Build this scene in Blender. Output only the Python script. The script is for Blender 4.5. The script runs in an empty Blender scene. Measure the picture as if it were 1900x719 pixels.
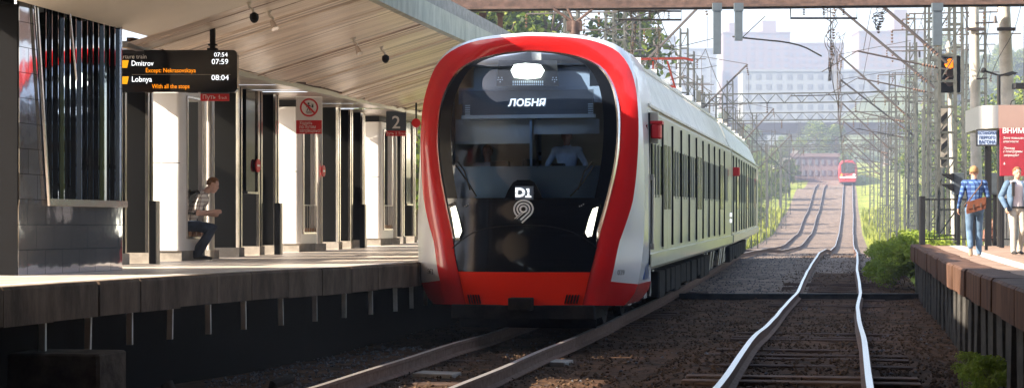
import bpy, math, random
from mathutils import Vector, Matrix, Quaternion
R = math.radians
scene = bpy.context.scene
col = scene.collection
random.seed(7)

# ------------------------------------------------------------------ camera, world, sun, exposure
CZ = 1.72            # eye height above the rail head at the camera
F = 3300.0           # focal length in photo pixels (1900 wide)
HX, HY = 950.0, 421.0
cam_d = bpy.data.cameras.new('camera'); cam = bpy.data.objects.new('camera', cam_d); col.objects.link(cam)
cam.location = (0, 0, CZ); cam.rotation_euler = (R(90), 0, 0)
cam_d.sensor_width = 36; cam_d.lens = 36*F/1900; cam_d.shift_y = (HY-359.5)/1900
cam_d.clip_start = .1; cam_d.clip_end = 6000
scene.camera = cam

SUN_AZ = math.atan2(-.96, -.27); SUN_EL = R(29.5)
SD = Vector((math.sin(SUN_AZ)*math.cos(SUN_EL), math.cos(SUN_AZ)*math.cos(SUN_EL), math.sin(SUN_EL)))
w = bpy.data.worlds.new('World'); scene.world = w; w.use_nodes = True
nt = w.node_tree; nt.nodes.clear()
wo = nt.nodes.new('ShaderNodeOutputWorld'); bg = nt.nodes.new('ShaderNodeBackground'); sk = nt.nodes.new('ShaderNodeTexSky')
sk.sky_type = 'NISHITA'; sk.sun_disc = False; sk.sun_elevation = SUN_EL; sk.sun_rotation = SUN_AZ
sk.air_density = 1.0; sk.dust_density = 1.5; sk.ozone_density = 1.0
mx = nt.nodes.new('ShaderNodeMix'); mx.data_type = 'RGBA'; mx.blend_type = 'MULTIPLY'; mx.inputs[0].default_value = 1; mx.inputs[7].default_value = (1, .9, .78, 1)
nt.links.new(sk.outputs[0], mx.inputs[6]); nt.links.new(mx.outputs[2], bg.inputs[0]); bg.inputs[1].default_value = .12
nt.links.new(bg.outputs[0], wo.inputs[0])
sl = bpy.data.lights.new('sun', 'SUN'); so = bpy.data.objects.new('sun', sl); col.objects.link(so)
sl.energy = 5; sl.angle = R(.5); sl.color = (1, .87, .7)
so.rotation_euler = (-SD).to_track_quat('-Z', 'Y').to_euler(); so.location = (-30, -30, 40)
scene.view_settings.view_transform = 'Standard'; scene.view_settings.look = 'None'
scene.view_settings.gamma = 1; scene.view_settings.use_curve_mapping = False
scene.view_settings.exposure = 2.3
scene.render.engine = 'CYCLES'
scene.cycles.max_bounces = 8; scene.cycles.transparent_max_bounces = 24; scene.cycles.volume_bounces = 0
scene.cycles.volume_step_rate = 4

# ------------------------------------------------------------------ the lie of the land
HEAD = math.atan(.187)                       # the tracks run off to the right of the view
def lerp_tab(tab, y):
    if y <= tab[0][0]: return tab[0][1]
    for (a, va), (b, vb) in zip(tab, tab[1:]):
        if y <= b:
            t = (y-a)/(b-a); t = t*t*(3-2*t)*.5 + t*.5
            return va + (vb-va)*t
    return tab[-1][1]
TT = [(-60,0),(28,.0),(38,.08),(45,.17),(55,.36),(72,.66),(90,.6),(115,.25),(150,.15),(196,1.0),(236,3.5),(306,8.7),(400,14.5),(500,20),(700,32),(1500,55),(3000,60)]
T2 = [(-60,.12),(17,.12),(24,.17),(30,.1),(37.5,.03),(43.6,.15),(50,.25),(55,.38),(72,.68),(90,.6),(115,.25),(150,.17),(196,1.0),(236,3.5),(306,8.7),(400,14.5)]
K2 = [(-60,.52),(37.5,.51),(43.6,.38),(55,.38),(72,.26),(153,0.0),(196,-.15),(236,-.37),(306,-.58),(400,-.8)]
K1 = [(-60,5.0),(75,5.0),(153,4.5),(306,4.2),(400,4.0)]
def T(y): return lerp_tab(TT, y)
def P(k, y, z=0): return Vector((.187*y-k, y, z))
def at(px, py, Y): return Vector(((px-HX)*Y/F, Y, CZ+(HY-py)*Y/F))
def Yk(px, k): return k/(.187-(px-HX)/F)

# ------------------------------------------------------------------ materials
def rgb(c): return (c[0], c[1], c[2], 1)
def mat(name, c, rough=.6, metal=0, var=.0, scale=6.0, bump=0, bscale=None, c2=None, coat=0, spec=.5, stretch=None, detail=6):
    m = bpy.data.materials.new(name); m.use_nodes = True; n = m.node_tree.nodes; l = m.node_tree.links
    b = n['Principled BSDF']; b.inputs['Base Color'].default_value = rgb(c)
    b.inputs['Roughness'].default_value = rough; b.inputs['Metallic'].default_value = metal
    b.inputs['Coat Weight'].default_value = coat; b.inputs['Coat Roughness'].default_value = .05
    b.inputs['Specular IOR Level'].default_value = spec
    if var or c2 or bump:
        tc = n.new('ShaderNodeTexCoord'); mp = n.new('ShaderNodeMapping'); l.new(tc.outputs['Object'], mp.inputs[0])
        if stretch: mp.inputs['Scale'].default_value = stretch
        nz = n.new('ShaderNodeTexNoise'); nz.inputs['Scale'].default_value = scale; nz.inputs['Detail'].default_value = detail
        nz.inputs['Roughness'].default_value = .65
        l.new(mp.outputs[0], nz.inputs['Vector'])
        if var or c2:
            rp = n.new('ShaderNodeValToRGB'); l.new(nz.outputs['Fac'], rp.inputs[0])
            a = c if c2 else tuple(max(0, v*(1-var)) for v in c)
            bb = c2 if c2 else tuple(min(1, v*(1+var)) for v in c)
            rp.color_ramp.elements[0].color = rgb(a); rp.color_ramp.elements[1].color = rgb(bb)
            rp.color_ramp.elements[0].position = .36; rp.color_ramp.elements[1].position = .66
            l.new(rp.outputs[0], b.inputs['Base Color'])
        if bump:
            nb = n.new('ShaderNodeTexNoise'); nb.inputs['Scale'].default_value = bscale or scale*4; nb.inputs['Detail'].default_value = 4
            l.new(mp.outputs[0], nb.inputs['Vector'])
            bp = n.new('ShaderNodeBump'); bp.inputs['Strength'].default_value = bump; bp.inputs['Distance'].default_value = .03
            l.new(nb.outputs['Fac'], bp.inputs['Height']); l.new(bp.outputs[0], b.inputs['Normal'])
    return m
def emit(name, c, s):
    m = bpy.data.materials.new(name); m.use_nodes = True; b = m.node_tree.nodes['Principled BSDF']
    b.inputs['Base Color'].default_value = rgb(c); b.inputs['Emission Color'].default_value = rgb(c); b.inputs['Emission Strength'].default_value = s
    return m
def glass(name, tint, base=.04, rough=.02):
    m = bpy.data.materials.new(name); m.use_nodes = True; n = m.node_tree.nodes; l = m.node_tree.links; n.clear()
    o = n.new('ShaderNodeOutputMaterial'); t = n.new('ShaderNodeBsdfTransparent'); g = n.new('ShaderNodeBsdfGlossy'); x = n.new('ShaderNodeMixShader'); f = n.new('ShaderNodeFresnel')
    f.inputs[0].default_value = 1.5; t.inputs[0].default_value = rgb(tint); g.inputs['Roughness'].default_value = rough
    ad = n.new('ShaderNodeMath'); ad.operation = 'ADD'; ad.inputs[1].default_value = base; l.new(f.outputs[0], ad.inputs[0])
    l.new(ad.outputs[0], x.inputs[0]); l.new(t.outputs[0], x.inputs[1]); l.new(g.outputs[0], x.inputs[2]); l.new(x.outputs[0], o.inputs[0])
    return m
def plaid(name, base, line, dark, sc=26, wid=.32):
    m = bpy.data.materials.new(name); m.use_nodes = True; n = m.node_tree.nodes; l = m.node_tree.links
    b = n['Principled BSDF']; b.inputs['Roughness'].default_value = .9
    tc = n.new('ShaderNodeTexCoord'); sp = n.new('ShaderNodeSeparateXYZ'); l.new(tc.outputs['Object'], sp.inputs[0])
    def stripes(sock, s, wd):
        mu = n.new('ShaderNodeMath'); mu.operation = 'MULTIPLY'; mu.inputs[1].default_value = s; l.new(sock, mu.inputs[0])
        fr = n.new('ShaderNodeMath'); fr.operation = 'FRACT'; l.new(mu.outputs[0], fr.inputs[0])
        lt = n.new('ShaderNodeMath'); lt.operation = 'LESS_THAN'; lt.inputs[1].default_value = wd; l.new(fr.outputs[0], lt.inputs[0]); return lt.outputs[0]
    ad = n.new('ShaderNodeMath'); ad.operation = 'ADD'; l.new(sp.outputs[0], ad.inputs[0]); l.new(sp.outputs[1], ad.inputs[1])
    a = stripes(sp.outputs[2], sc, wid); c = stripes(ad.outputs[0], sc, wid)
    m1 = n.new('ShaderNodeMix'); m1.data_type = 'RGBA'; l.new(a, m1.inputs[0]); m1.inputs[6].default_value = rgb(base); m1.inputs[7].default_value = rgb(line)
    m2 = n.new('ShaderNodeMix'); m2.data_type = 'RGBA'; m2.blend_type = 'MULTIPLY'; l.new(c, m2.inputs[0]); l.new(m1.outputs[2], m2.inputs[6]); m2.inputs[7].default_value = rgb(dark)
    l.new(m2.outputs[2], b.inputs['Base Color'])
    return m
def tiles(name, c1, c2, mortar, bw, bh, rough=.15, metal=0, axes='YZ', offset=0.0, ms=.004, bump=0):
    m = bpy.data.materials.new(name); m.use_nodes = True; n = m.node_tree.nodes; l = m.node_tree.links
    b = n['Principled BSDF']; b.inputs['Roughness'].default_value = rough; b.inputs['Metallic'].default_value = metal; b.inputs['Specular IOR Level'].default_value = .12 if 'black' in name else .5
    tc = n.new('ShaderNodeTexCoord'); sp = n.new('ShaderNodeSeparateXYZ'); cb = n.new('ShaderNodeCombineXYZ')
    l.new(tc.outputs['Object'], sp.inputs[0])
    l.new(sp.outputs['XYZ'.index(axes[0])], cb.inputs[0]); l.new(sp.outputs['XYZ'.index(axes[1])], cb.inputs[1])
    br = n.new('ShaderNodeTexBrick'); l.new(cb.outputs[0], br.inputs[0]); br.offset = offset
    br.inputs['Color1'].default_value = rgb(c1); br.inputs['Color2'].default_value = rgb(c2); br.inputs['Mortar'].default_value = rgb(mortar)
    br.inputs['Scale'].default_value = 1; br.inputs['Mortar Size'].default_value = ms; br.inputs['Brick Width'].default_value = bw; br.inputs['Row Height'].default_value = bh
    l.new(br.outputs[0], b.inputs['Base Color'])
    nz = n.new('ShaderNodeTexNoise'); nz.inputs['Scale'].default_value = 2.5; l.new(tc.outputs['Object'], nz.inputs[0])
    bp = n.new('ShaderNodeBump'); bp.inputs['Strength'].default_value = .15 if not bump else bump; bp.inputs['Distance'].default_value = .01
    l.new(nz.outputs[0], bp.inputs['Height']); l.new(bp.outputs[0], b.inputs['Normal'])
    return m

M = {}
M['earth_shaded'] = mat('earth_shaded', (.022,.012,.006), .95, var=0, c2=(.12,.064,.036), scale=2.2, bump=1, bscale=22, detail=12, spec=.12)  # near trackbed, its colour darkened to carry the shade there
M['ballast_sunlit'] = mat('ballast_sunlit', (.11,.085,.07), .95, c2=(.27,.215,.18), scale=1.5, bump=.8, bscale=9, detail=10, spec=.12)  # trackbed down the line, sunlight put into the paler colour
M['stone'] = mat('stone', (.03,.018,.011), .9, c2=(.14,.088,.055), scale=5, bump=.4, spec=.12)
M['stone_grey'] = mat('stone_grey', (.06,.058,.065), .9, c2=(.17,.165,.18), scale=9, bump=.4, spec=.12)
M['grass'] = mat('grass', (.18,.24,.03), .8, c2=(.38,.4,.06), scale=1.2)
M['meadow'] = mat('meadow', (.14,.19,.03), .95, c2=(.3,.32,.07), scale=.35, bump=.8, bscale=8, spec=.12)
M['rail_top'] = mat('rail_top', (.8,.8,.8), .28, 1, bump=.25, bscale=7)
M['rail_side'] = mat('rail_side', (.12,.07,.05), .75, c2=(.2,.13,.1), scale=10, spec=.12)
M['rail_dull'] = mat('rail_dull', (.42,.38,.35), .5, .8, bump=.2)  # duller, rougher grey rail head than the shining one
M['sleeper'] = mat('sleeper', (.05,.032,.025), .9, c2=(.12,.08,.065), scale=3, stretch=(1,9,9), bump=.6, spec=.12)
M['sleeper_pale'] = mat('sleeper_pale', (.12,.075,.055), .9, c2=(.26,.18,.14), scale=3, stretch=(1,9,9), bump=.6, spec=.1)
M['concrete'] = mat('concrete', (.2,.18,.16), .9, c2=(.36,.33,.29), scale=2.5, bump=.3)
M['frit_black'] = mat('frit_black', (.006,.007,.01), .35, spec=.2)
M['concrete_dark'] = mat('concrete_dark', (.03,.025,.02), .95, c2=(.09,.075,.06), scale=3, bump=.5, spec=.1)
M['concrete_pale'] = mat('concrete_pale', (.42,.4,.36), .85, c2=(.6,.57,.52), scale=3, bump=.2)
M['fascia'] = mat('fascia', (.055,.036,.025), .75, c2=(.15,.105,.075), scale=2.2, stretch=(1.6,1.6,.5), bump=.25, bscale=30, spec=.12)
M['fascia_r'] = mat('fascia_r', (.055,.028,.019), .75, c2=(.14,.08,.055), scale=2.2, stretch=(1.6,1.6,.5), bump=.2, spec=.12)
M['deck'] = tiles('deck', (.6,.53,.46), (.45,.4,.35), (.2,.17,.15), .4, .4, .45, axes='XY', ms=.008)
M['deck_r'] = mat('deck_r', (.22,.15,.11), .9, c2=(.34,.245,.19), scale=1.7, bump=.3, spec=.12)
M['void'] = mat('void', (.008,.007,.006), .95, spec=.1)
M['black_tile'] = tiles('black_tile', (.005,.005,.006), (.007,.007,.009), (.002,.002,.002), 3, .62, .4, axes='YZ')
M['black_gloss'] = mat('black_gloss', (.008,.009,.012), .12, coat=.6)
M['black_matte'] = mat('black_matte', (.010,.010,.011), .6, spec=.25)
M['steel'] = mat('steel', (.72,.68,.65), .22, 1, bump=.1, bscale=5)
M['steel_rough'] = mat('steel_rough', (.5,.48,.46), .4, 1)
M['mirror'] = mat('mirror', (.82,.82,.84), .03, 1, bump=.06, bscale=2.2)
M['mirror_dark'] = mat('mirror_dark', (.35,.37,.42), .05, 1, bump=.08, bscale=2)
M['tile_gloss'] = tiles('tile_gloss', (.72,.7,.72), (.6,.58,.6), (.15,.14,.14), .42, .3, .06, .85, axes='YZ', offset=.5, ms=.005, bump=.35)
M['white_panel'] = mat('white_panel', (.74,.73,.73), .35, var=.03, scale=1)
M['beige'] = mat('beige', (.68,.61,.53), .55, var=.04, scale=1)
M['conc_green'] = mat('conc_green', (.3,.32,.28), .85, c2=(.45,.46,.41), scale=5, stretch=(1,1,.3), bump=.3)
M['roof_grey'] = mat('roof_grey', (.2,.2,.2), .8, c2=(.3,.3,.3), scale=7)
M['wood'] = mat('wood', (.36,.17,.08), .6, c2=(.5,.27,.13), scale=5, stretch=(6,6,1))
M['sign_red'] = mat('sign_red', (.62,.015,.02), .45)
M['sign_maroon'] = mat('sign_maroon', (.32,.02,.035), .5, var=.1)
M['sign_white'] = mat('sign_white', (.82,.8,.78), .5)
M['ink'] = mat('ink', (.02,.02,.02), .6)
M['navy'] = mat('navy', (.03,.06,.16), .5)
M['pale_blue'] = mat('pale_blue', (.5,.6,.78), .5)
M['led_white'] = emit('led_white', (.9,.95,1), .33)
M['led_orange'] = emit('led_orange', (1,.3,.005), .26)
M['led_yellow'] = emit('led_yellow', (1,.45,.01), .17)
M['lamp_white'] = emit('lamp_white', (1,1,.82), 2)
M['lamp_head'] = emit('lamp_head', (1,1,.82), .8)
M['lamp_amber'] = emit('lamp_amber', (1,.2,.004), .45)
M['train_red'] = mat('train_red', (.66,.018,.02), .22, coat=.5, var=.05, scale=1)
M['train_red_lit'] = mat('train_red_lit', (1,.03,.006), .4, spec=.25)  # nose red brightened in colour for the light on the lower panel
M['train_white'] = mat('train_white', (.78,.78,.8), .2, coat=.5, var=.02, scale=1)
M['train_side'] = mat('train_side', (.57,.56,.46), .3, coat=.25, var=.05, scale=1.5, stretch=(1,1,.4))
M['train_roof'] = mat('train_roof', (.74,.73,.68), .55, var=.12, scale=2.2)
M['train_blue'] = mat('train_blue', (.02,.05,.16), .3)
M['silver'] = mat('silver', (.75,.72,.72), .18, 1)
M['windshield'] = glass('windshield', (.8,.9,1), .015)
M['dark_glass'] = mat('dark_glass', (.012,.014,.016), .08, spec=.8)
M['cab_blue'] = mat('cab_blue', (.35,.5,.7), .6)
M['cab_dark'] = mat('cab_dark', (.3,.38,.5), .7)
M['blind'] = mat('blind', (.6,.68,.75), .8)
M['display'] = mat('display', (.10,.12,.15), .5)
M['under'] = mat('under', (.012,.011,.010), .8, c2=(.04,.034,.03), scale=4, spec=.12)
M['rust'] = mat('rust', (.05,.028,.022), .8, c2=(.12,.07,.055), scale=5, bump=.2)
M['mast'] = mat('mast', (.028,.032,.03), .8, c2=(.075,.08,.075), scale=3)
M['grey_steel'] = mat('grey_steel', (.07,.09,.11), .5, var=.15)
M['wire'] = mat('wire', (.06,.05,.05), .6)
M['insul'] = mat('insul', (.12,.07,.05), .3)
M['panto_red'] = mat('panto_red', (.6,.08,.05), .5)
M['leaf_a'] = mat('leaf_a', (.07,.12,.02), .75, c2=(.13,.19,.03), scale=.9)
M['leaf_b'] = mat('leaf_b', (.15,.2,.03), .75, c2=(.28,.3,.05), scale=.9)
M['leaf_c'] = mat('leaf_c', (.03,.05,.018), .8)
def leafmat(name, c, c2):
    m = mat(name, c, .7, c2=c2, scale=.9); n = m.node_tree.nodes; l = m.node_tree.links; b = n['Principled BSDF']
    t = n.new('ShaderNodeBsdfTranslucent'); x = n.new('ShaderNodeMixShader'); x.inputs[0].default_value = .4
    src = b.inputs['Base Color'].links[0].from_socket; l.new(src, t.inputs[0]); l.new(b.outputs[0], x.inputs[1]); l.new(t.outputs[0], x.inputs[2]); l.new(x.outputs[0], n['Material Output'].inputs[0]); return m
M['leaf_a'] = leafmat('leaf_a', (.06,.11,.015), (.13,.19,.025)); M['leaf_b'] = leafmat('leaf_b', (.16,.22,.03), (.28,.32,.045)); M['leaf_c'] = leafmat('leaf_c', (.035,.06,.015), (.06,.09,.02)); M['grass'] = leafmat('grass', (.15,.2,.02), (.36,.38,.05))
M['leaf_bush'] = leafmat('leaf_bush', (.16,.24,.02), (.34,.42,.05))
M['black_flat'] = mat('black_flat', (.005,.005,.006), .6, spec=.05)
M['forest'] = mat('forest', (.03,.045,.02), .95, c2=(.07,.09,.035), scale=.15, bump=1, bscale=1)
M['far_red'] = mat('far_red', (.3,.02,.02), .4)
M['masonry'] = mat('masonry', (.035,.03,.027), .9, c2=(.07,.06,.055), scale=2)
M['post_dark'] = mat('post_dark', (.02,.02,.018), .8, c2=(.06,.055,.05), scale=6)
M['bark'] = mat('bark', (.09,.065,.05), .9, c2=(.16,.12,.1), scale=6, bump=.4)
M['skin'] = mat('skin', (.5,.28,.2), .55)
M['skin_pale'] = mat('skin_pale', (.55,.34,.27), .55)
M['hair_red'] = mat('hair_red', (.2,.09,.035), .8, var=.3, scale=60)
M['hair_fair'] = mat('hair_fair', (.3,.17,.07), .8, var=.3, scale=60)
M['denim'] = mat('denim', (.03,.05,.09), .9, c2=(.06,.1,.17), scale=9)
M['denim_dark'] = mat('denim_dark', (.012,.02,.04), .9, c2=(.03,.045,.08), scale=9)
M['denim_pale'] = mat('denim_pale', (.06,.11,.18), .9, c2=(.11,.18,.28), scale=9)
M['trousers_white'] = mat('trousers_white', (.45,.41,.34), .9, var=.08, scale=8)
M['shoe'] = mat('shoe', (.025,.022,.022), .7)
M['shoe_tan'] = mat('shoe_tan', (.4,.3,.22), .7)
M['leather'] = mat('leather', (.13,.04,.018), .55, var=.25, scale=12)
M['shirt_light'] = mat('shirt_light', (.62,.55,.57), .9)
M['shirt_blue'] = mat('shirt_blue', (.5,.66,.9), .85, var=.08, scale=10)
M['plaid_grey'] = plaid('plaid_grey', (.72,.68,.64), (.4,.36,.34), (.42,.38,.38), 15, .3)
M['plaid_blue'] = plaid('plaid_blue', (.035,.09,.24), (.12,.22,.42), (.35,.4,.6), 11, .35)
M['bldg_pale'] = mat('bldg_pale', (.2,.22,.24), .9, var=.06, scale=.1)
M['bldg_pink'] = mat('bldg_pink', (.17,.13,.125), .9, var=.08, scale=.1)
M['bldg_brick'] = mat('bldg_brick', (.2,.13,.11), .9, var=.1, scale=.2)
M['win_hazed'] = mat('win_hazed', (.12,.13,.15), .3)  # far windows lightened in colour to fade like haze
M['asphalt'] = mat('asphalt', (.05,.05,.05), .9)

# ------------------------------------------------------------------ mesh builder and object helpers
class MB:
    def __init__(s): s.v = []; s.f = []; s.m = []
    def add(s, vs, fs, mi=0):
        o = len(s.v); s.v += [tuple(v) for v in vs]; s.f += [tuple(i+o for i in f) for f in fs]; s.m += [mi]*len(fs)
    def box(s, a, b, mi=0, bev=0):
        x0,y0,z0 = (min(p,q) for p,q in zip(a,b)); x1,y1,z1 = (max(p,q) for p,q in zip(a,b))
        if bev <= 0:
            s.add([(x0,y0,z0),(x1,y0,z0),(x1,y1,z0),(x0,y1,z0),(x0,y0,z1),(x1,y0,z1),(x1,y1,z1),(x0,y1,z1)],
                  [(0,3,2,1),(4,5,6,7),(0,1,5,4),(1,2,6,5),(2,3,7,6),(3,0,4,7)], mi)
        else:                                       # chamfered vertical edges and top
            c = bev; ring = [(x0+c,y0),(x1-c,y0),(x1,y0+c),(x1,y1-c),(x1-c,y1),(x0+c,y1),(x0,y1-c),(x0,y0+c)]
            cx,cy = (x0+x1)/2,(y0+y1)/2
            def sc(d): return [(p[0]-d*(1 if p[0]>cx else -1), p[1]-d*(1 if p[1]>cy else -1)) for p in ring]
            L = [(sc(c*.6), z0),(ring, z0+c*.6),(ring, z1-c*.6),(sc(c*.6), z1)]
            vs = [(p[0],p[1],z) for r_, z in L for p in r_]; fs = []
            for k in range(3):
                for i in range(8): fs.append((k*8+i, k*8+(i+1)%8, (k+1)*8+(i+1)%8, (k+1)*8+i))
            fs += [tuple(range(7,-1,-1)), tuple(24+i for i in range(8))]
            s.add(vs, fs, mi)
    def tube(s, pts, r, n=6, mi=0, cap=True):
        pts = [Vector(p) for p in pts]; rs = r if isinstance(r, (list,tuple)) else [r]*len(pts)
        vs = []; up = Vector((0,0,1))
        for i, p in enumerate(pts):
            d = (pts[min(i+1,len(pts)-1)]-pts[max(i-1,0)]).normalized()
            a = d.cross(up)
            if a.length < .05: a = d.cross(Vector((1,0,0)))
            a.normalize(); b = a.cross(d)
            for k in range(n):
                t = 2*math.pi*k/n+math.pi/n; vs.append(p+(a*math.cos(t)+b*math.sin(t))*rs[i])
        fs = []
        for i in range(len(pts)-1):
            for k in range(n): fs.append((i*n+k, i*n+(k+1)%n, (i+1)*n+(k+1)%n, (i+1)*n+k))
        if cap: fs += [tuple(range(n-1,-1,-1)), tuple((len(pts)-1)*n+k for k in range(n))]
        s.add(vs, fs, mi)
    def prism(s, poly, fn, d0, d1, mi=0):           # poly of (a,b) -> fn(a,b,d)
        n = len(poly); vs = [fn(a,b,d0) for a,b in poly]+[fn(a,b,d1) for a,b in poly]
        s.add(vs, [tuple(range(n)), tuple(range(2*n-1,n-1,-1))]+[(i,(i+1)%n,n+(i+1)%n,n+i) for i in range(n)], mi)
    def loft(s, secs, mi=0, closed=True, cap=True):
        n = len(secs[0]); vs = [p for q in secs for p in q]; fs = []
        for i in range(len(secs)-1):
            for k in range(n if closed else n-1): fs.append((i*n+k, i*n+(k+1)%n, (i+1)*n+(k+1)%n, (i+1)*n+k))
        if cap and closed: fs += [tuple(range(n-1,-1,-1)), tuple((len(secs)-1)*n+k for k in range(n))]
        s.add(vs, fs, mi)
    def ball(s, c, r, mi=0, nu=10, nv=7):
        r = r if isinstance(r, (tuple,list)) else (r,r,r); vs = []
        for j in range(nv+1):
            ph = math.pi*j/nv
            for i in range(nu): th = 2*math.pi*i/nu; vs.append((c[0]+r[0]*math.sin(ph)*math.cos(th), c[1]+r[1]*math.sin(ph)*math.sin(th), c[2]+r[2]*math.cos(ph)))
        s.add(vs, [(j*nu+i, (j+1)*nu+i, (j+1)*nu+(i+1)%nu, j*nu+(i+1)%nu) for j in range(nv) for i in range(nu)], mi)
    def mesh(s, name, mats, smooth=False):
        me = bpy.data.meshes.new(name); me.from_pydata(s.v, [], s.f)
        for m in (mats if isinstance(mats, (list,tuple)) else [mats]): me.materials.append(M[m] if isinstance(m, str) else m)
        me.polygons.foreach_set('material_index', s.m)
        if smooth: me.polygons.foreach_set('use_smooth', [True]*len(s.f))
        me.update(); return me
    def build(s, name, mats, parent=None, smooth=False, fix=True):
        import bmesh
        me = s.mesh(name, mats, smooth)
        if fix:
            bm = bmesh.new(); bm.from_mesh(me)
            bmesh.ops.recalc_face_normals(bm, faces=bm.faces); bm.to_mesh(me); bm.free()
        o = bpy.data.objects.new(name, me); col.objects.link(o)
        if smooth:
            try: me.set_sharp_from_angle(angle=R(38))
            except Exception: pass
        if parent: o.parent = parent
        return o
def tag(o, label=None, cat=None, group=None, kind=None):
    if label: o['label'] = label
    if cat: o['category'] = cat
    if group: o['group'] = group
    if kind: o['kind'] = kind
    return o
def empty(name, loc, rz=0, label=None, cat=None, group=None, rx=0):
    o = bpy.data.objects.new(name, None); col.objects.link(o); o.location = loc; o.rotation_euler = (rx,0,rz); o.empty_display_size = .2
    return tag(o, label, cat, group)
KIDS = {}
def copy_tree(o, parent=None):
    c = o.copy(); col.objects.link(c); c.parent = parent
    for ch in [x for x in list(col.objects) if x.parent == o]: copy_tree(ch, c)
    return c
FONT = None
def text(body, size, m, parent, loc, rot=(R(90),0,0), name='lettering', ext=.003, align='CENTER', sx=1, shear=0, bold=0):
    cu = bpy.data.curves.new(name, 'FONT'); cu.body = body; cu.size = size; cu.extrude = ext; cu.align_x = align; cu.align_y = 'CENTER'; cu.shear = shear
    cu.offset = bold; cu.resolution_u = 3
    t = bpy.data.objects.new(name, cu); col.objects.link(t); bpy.context.view_layer.update()
    me = bpy.data.meshes.new_from_object(t.evaluated_get(bpy.context.evaluated_depsgraph_get()))
    bpy.data.objects.remove(t); bpy.data.curves.remove(cu)
    me.name = name; me.materials.clear(); me.materials.append(M[m])
    o = bpy.data.objects.new(name, me); col.objects.link(o); o.parent = parent; o.location = loc; o.rotation_euler = rot; o.scale = (sx,1,1)
    return o
ORD = ['nearest','second','third','fourth','fifth','sixth','seventh','eighth','ninth','tenth','eleventh','twelfth','thirteenth','fourteenth','fifteenth','sixteenth','seventeenth','eighteenth','nineteenth','twentieth']

# ------------------------------------------------------------------ ground
def wob(x, y): return .5*math.sin(x*1.7+y*.6)+.3*math.sin(x*.7-y*1.9+1)+.2*math.sin(x*3.1+y*2.3)
def ground_z(k, y):
    z = T(y)-.235+.035*wob(k*2, y)*(1 if y < 60 else .5)
    if -1.5 < k < 2.6: z += (lerp_tab(T2,y)-T(y))*min(1, (k+1.5)/.5, (2.6-k)/.5)
    if k > 9: z += min(6, (k-9)*.10)*(1 if y > 50 else .0)
    if k < -3 and y > 48: z += min(26, (-3-k)*.11*min(1,(y-48)/20))
    return z
ys = [-60,-30,-10,0,6]+[8+i*.5 for i in range(90)]+[53+i*2 for i in range(60)]+[173+i*6 for i in range(40)]+[420+i*40 for i in range(22)]+[1300,1330]
ks = [-700,-500,-300,-200,-140,-100,-70,-50,-38,-30,-24,-19,-15,-12,-10,-8.5]+[-7+i*.5 for i in range(38)]+[12.5,14,16,19,23,28,35,45,60,90,140,220,320,500,700]
mb = MB(); nk = len(ks)
mb.v = [tuple(P(k,y,ground_z(k,y))) for y in ys for k in ks]
for j in range(len(ys)-1):
    for i in range(nk-1):
        y = (ys[j]+ys[j+1])/2; k = (ks[i]+ks[i+1])/2
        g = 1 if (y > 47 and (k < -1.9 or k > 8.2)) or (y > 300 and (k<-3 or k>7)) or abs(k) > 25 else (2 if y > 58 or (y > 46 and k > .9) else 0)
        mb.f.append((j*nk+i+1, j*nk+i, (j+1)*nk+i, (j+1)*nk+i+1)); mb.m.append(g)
tag(mb.build('ground', ['earth_shaded','meadow','ballast_sunlit'], smooth=True, fix=False), kind='structure')

# sleepers' ballast: loose stones over the near trackside
mb = MB(); rnd = random.Random(3)
def stone(mb, p, r, mi):
    q = [(1,0,0),(-1,0,0),(0,1,0),(0,-1,0),(0,0,.8),(0,0,-.6)]
    a = rnd.random()*6.28; ca, sa = math.cos(a), math.sin(a)
    vs = []
    for x,y,z in q:
        s = r*(.6+.7*rnd.random()); x2, y2 = x*ca-y*sa, x*sa+y*ca
        vs.append((p[0]+x2*s+rnd.uniform(-.3,.3)*r, p[1]+y2*s, p[2]+z*s+rnd.uniform(-.2,.2)*r))
    mb.add(vs, [(0,2,4),(2,1,4),(1,3,4),(3,0,4),(2,0,5),(1,2,5),(3,1,5),(0,3,5)], mi)
n = 0
while n < 20000:
    y = 16+ (rnd.random()**1.5)*75; px = rnd.uniform(380, 1780)
    k = .187*y-(px-HX)/F*y
    if y < 47 and (k > 8.0 or k < -1.9): continue
    if k > 8 or k < -2.2: continue
    grey = (k > 6 and y < 29) or (y > 45 and .9+1 < k < 8 and y < 90)
    
    stone(mb, P(k, y, ground_z(k,y)+.015), rnd.uniform(.014,.034), 1 if grey or rnd.random()<.04 else 0); n += 1
tag(mb.build('ballast', ['stone','stone_grey'], fix=False), 'loose dark crushed stone lying between and beside the rails', 'ballast', kind='stuff')

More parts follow.
